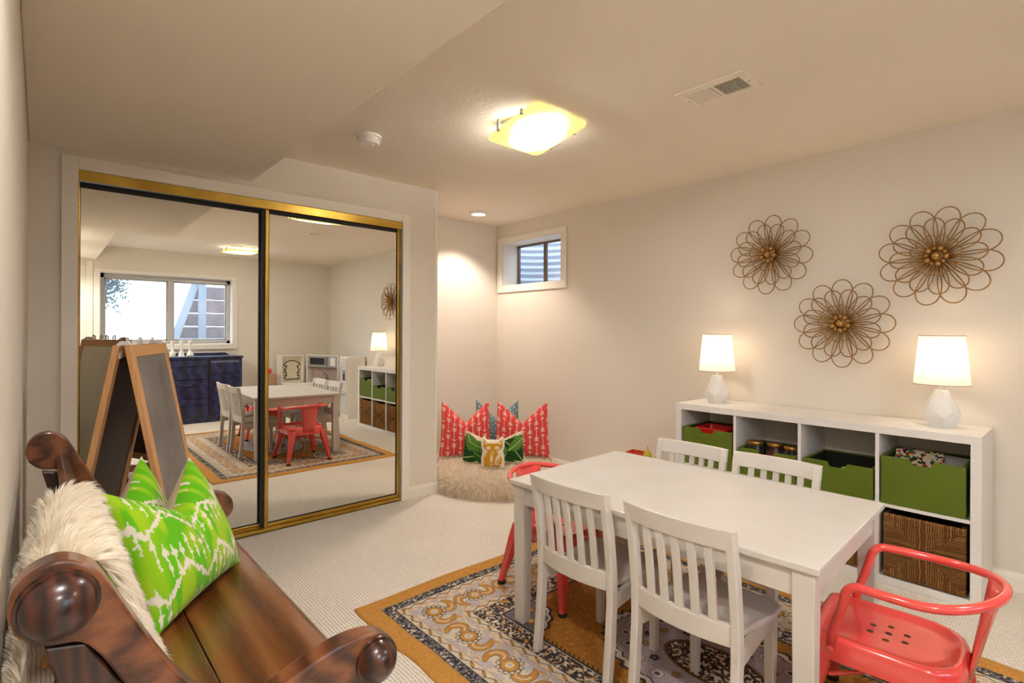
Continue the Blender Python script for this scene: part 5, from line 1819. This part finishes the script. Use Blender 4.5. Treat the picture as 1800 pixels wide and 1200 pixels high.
for k in range(5):
    ob('plank', G().box(.0, 1.9, -.05 + .012 * (k % 2), .0 + .012 * (k % 2), .02 + k * .235, .245 + k * .235), M_timber, t, bev=.006)
ob('post', G().box(-.05, .06, .03, .13, -.05, 1.5), mat('grey_post', (116, 122, 126), rough=.8), t, bev=.005)
ob('stair_stringer', G().prism([(-.55, .0), (-.42, .0), (-.02, 1.25), (-.14, 1.25)], 'y', -.02, .03), mat('grey_stringer', (140, 142, 148), rough=.7), t)
for k in range(5):
    ob('stair_riser', G().box(-.42 + k * .085, .0, -.10 - k * .02, -.06 - k * .02, .02 + k * .235, .24 + k * .235), M_timber, t)
for i, (x0, x1, y0, y1, z0, z1, nm) in enumerate(((1.35, 2.6, -3.1, -2.75, .83, 1.02, 'grey timber sleeper lying nearest the wide window'), (1.75, 2.7, -3.45, -3.15, .83, 1.10, 'grey timber sleeper at the foot of the planter wall'))):
    o = ob('timber_sleeper', G().box(x0, x1, y0, y1, z0, z1), mat('sleeper_wood', (128, 130, 136), rough=.85, col2=(108, 110, 116), nscale=6), bev=.012)
    o.rotation_euler = (0, 0, 0)
    tag(o, nm, 'timber')
# tree whose branches hang into view
t = thing('garden_tree', 'leafy tree whose branches hang beside the wide window', 'tree', (.25, -4.9, .8))
M_bark = mat('bark', (70, 60, 52), rough=.9, col2=(48, 40, 34), nscale=20)
ob('trunk', G().tube([(0, 0, 0), (.05, .05, .8), (.02, .1, 1.6), (.1, .15, 2.4)], [.10, .085, .07, .04], 10), M_bark, t, smooth=True)
tips = []
for k in range(14):
    a = rng.uniform(-.7, .9); z0 = rng.uniform(1.0, 2.2); L = rng.uniform(.45, .95)
    p0 = Vector((.04, .1, z0)); p1 = p0 + Vector((math.cos(a) * L * .6, math.sin(a) * L * .6 + .1, .15)); p2 = p0 + Vector((math.cos(a) * L, math.sin(a) * L, -.10))
    ob('branch', G().tube([p0, p1, p2], [.022, .014, .005], 6), M_bark, t, smooth=True)
    for q in np.linspace(.2, 1, 9):
        tips.append(p0.lerp(p1, min(1, q * 2)) if q < .5 else p1.lerp(p2, (q - .5) * 2))
vs, fs = [], []
for p in tips:
    for j in range(26):
        c_ = np.array(p) + rng.normal(0, .09, 3)
        a = rng.normal(0, 1, 3); a /= np.linalg.norm(a); b = np.cross(a, rng.normal(0, 1, 3)); b /= np.linalg.norm(b)
        s = rng.uniform(.03, .05); o_ = len(vs)
        vs += [c_ - a * s, c_ + b * s * .5, c_ + a * s, c_ - b * s * .5]; fs.append((o_, o_ + 1, o_ + 2, o_ + 3))
fo = ob('foliage', G().add(vs, fs), mat('green_leaf', (38, 78, 56), rough=.6, col2=(24, 58, 44), nscale=6), t)
fo['kind'] = 'stuff'
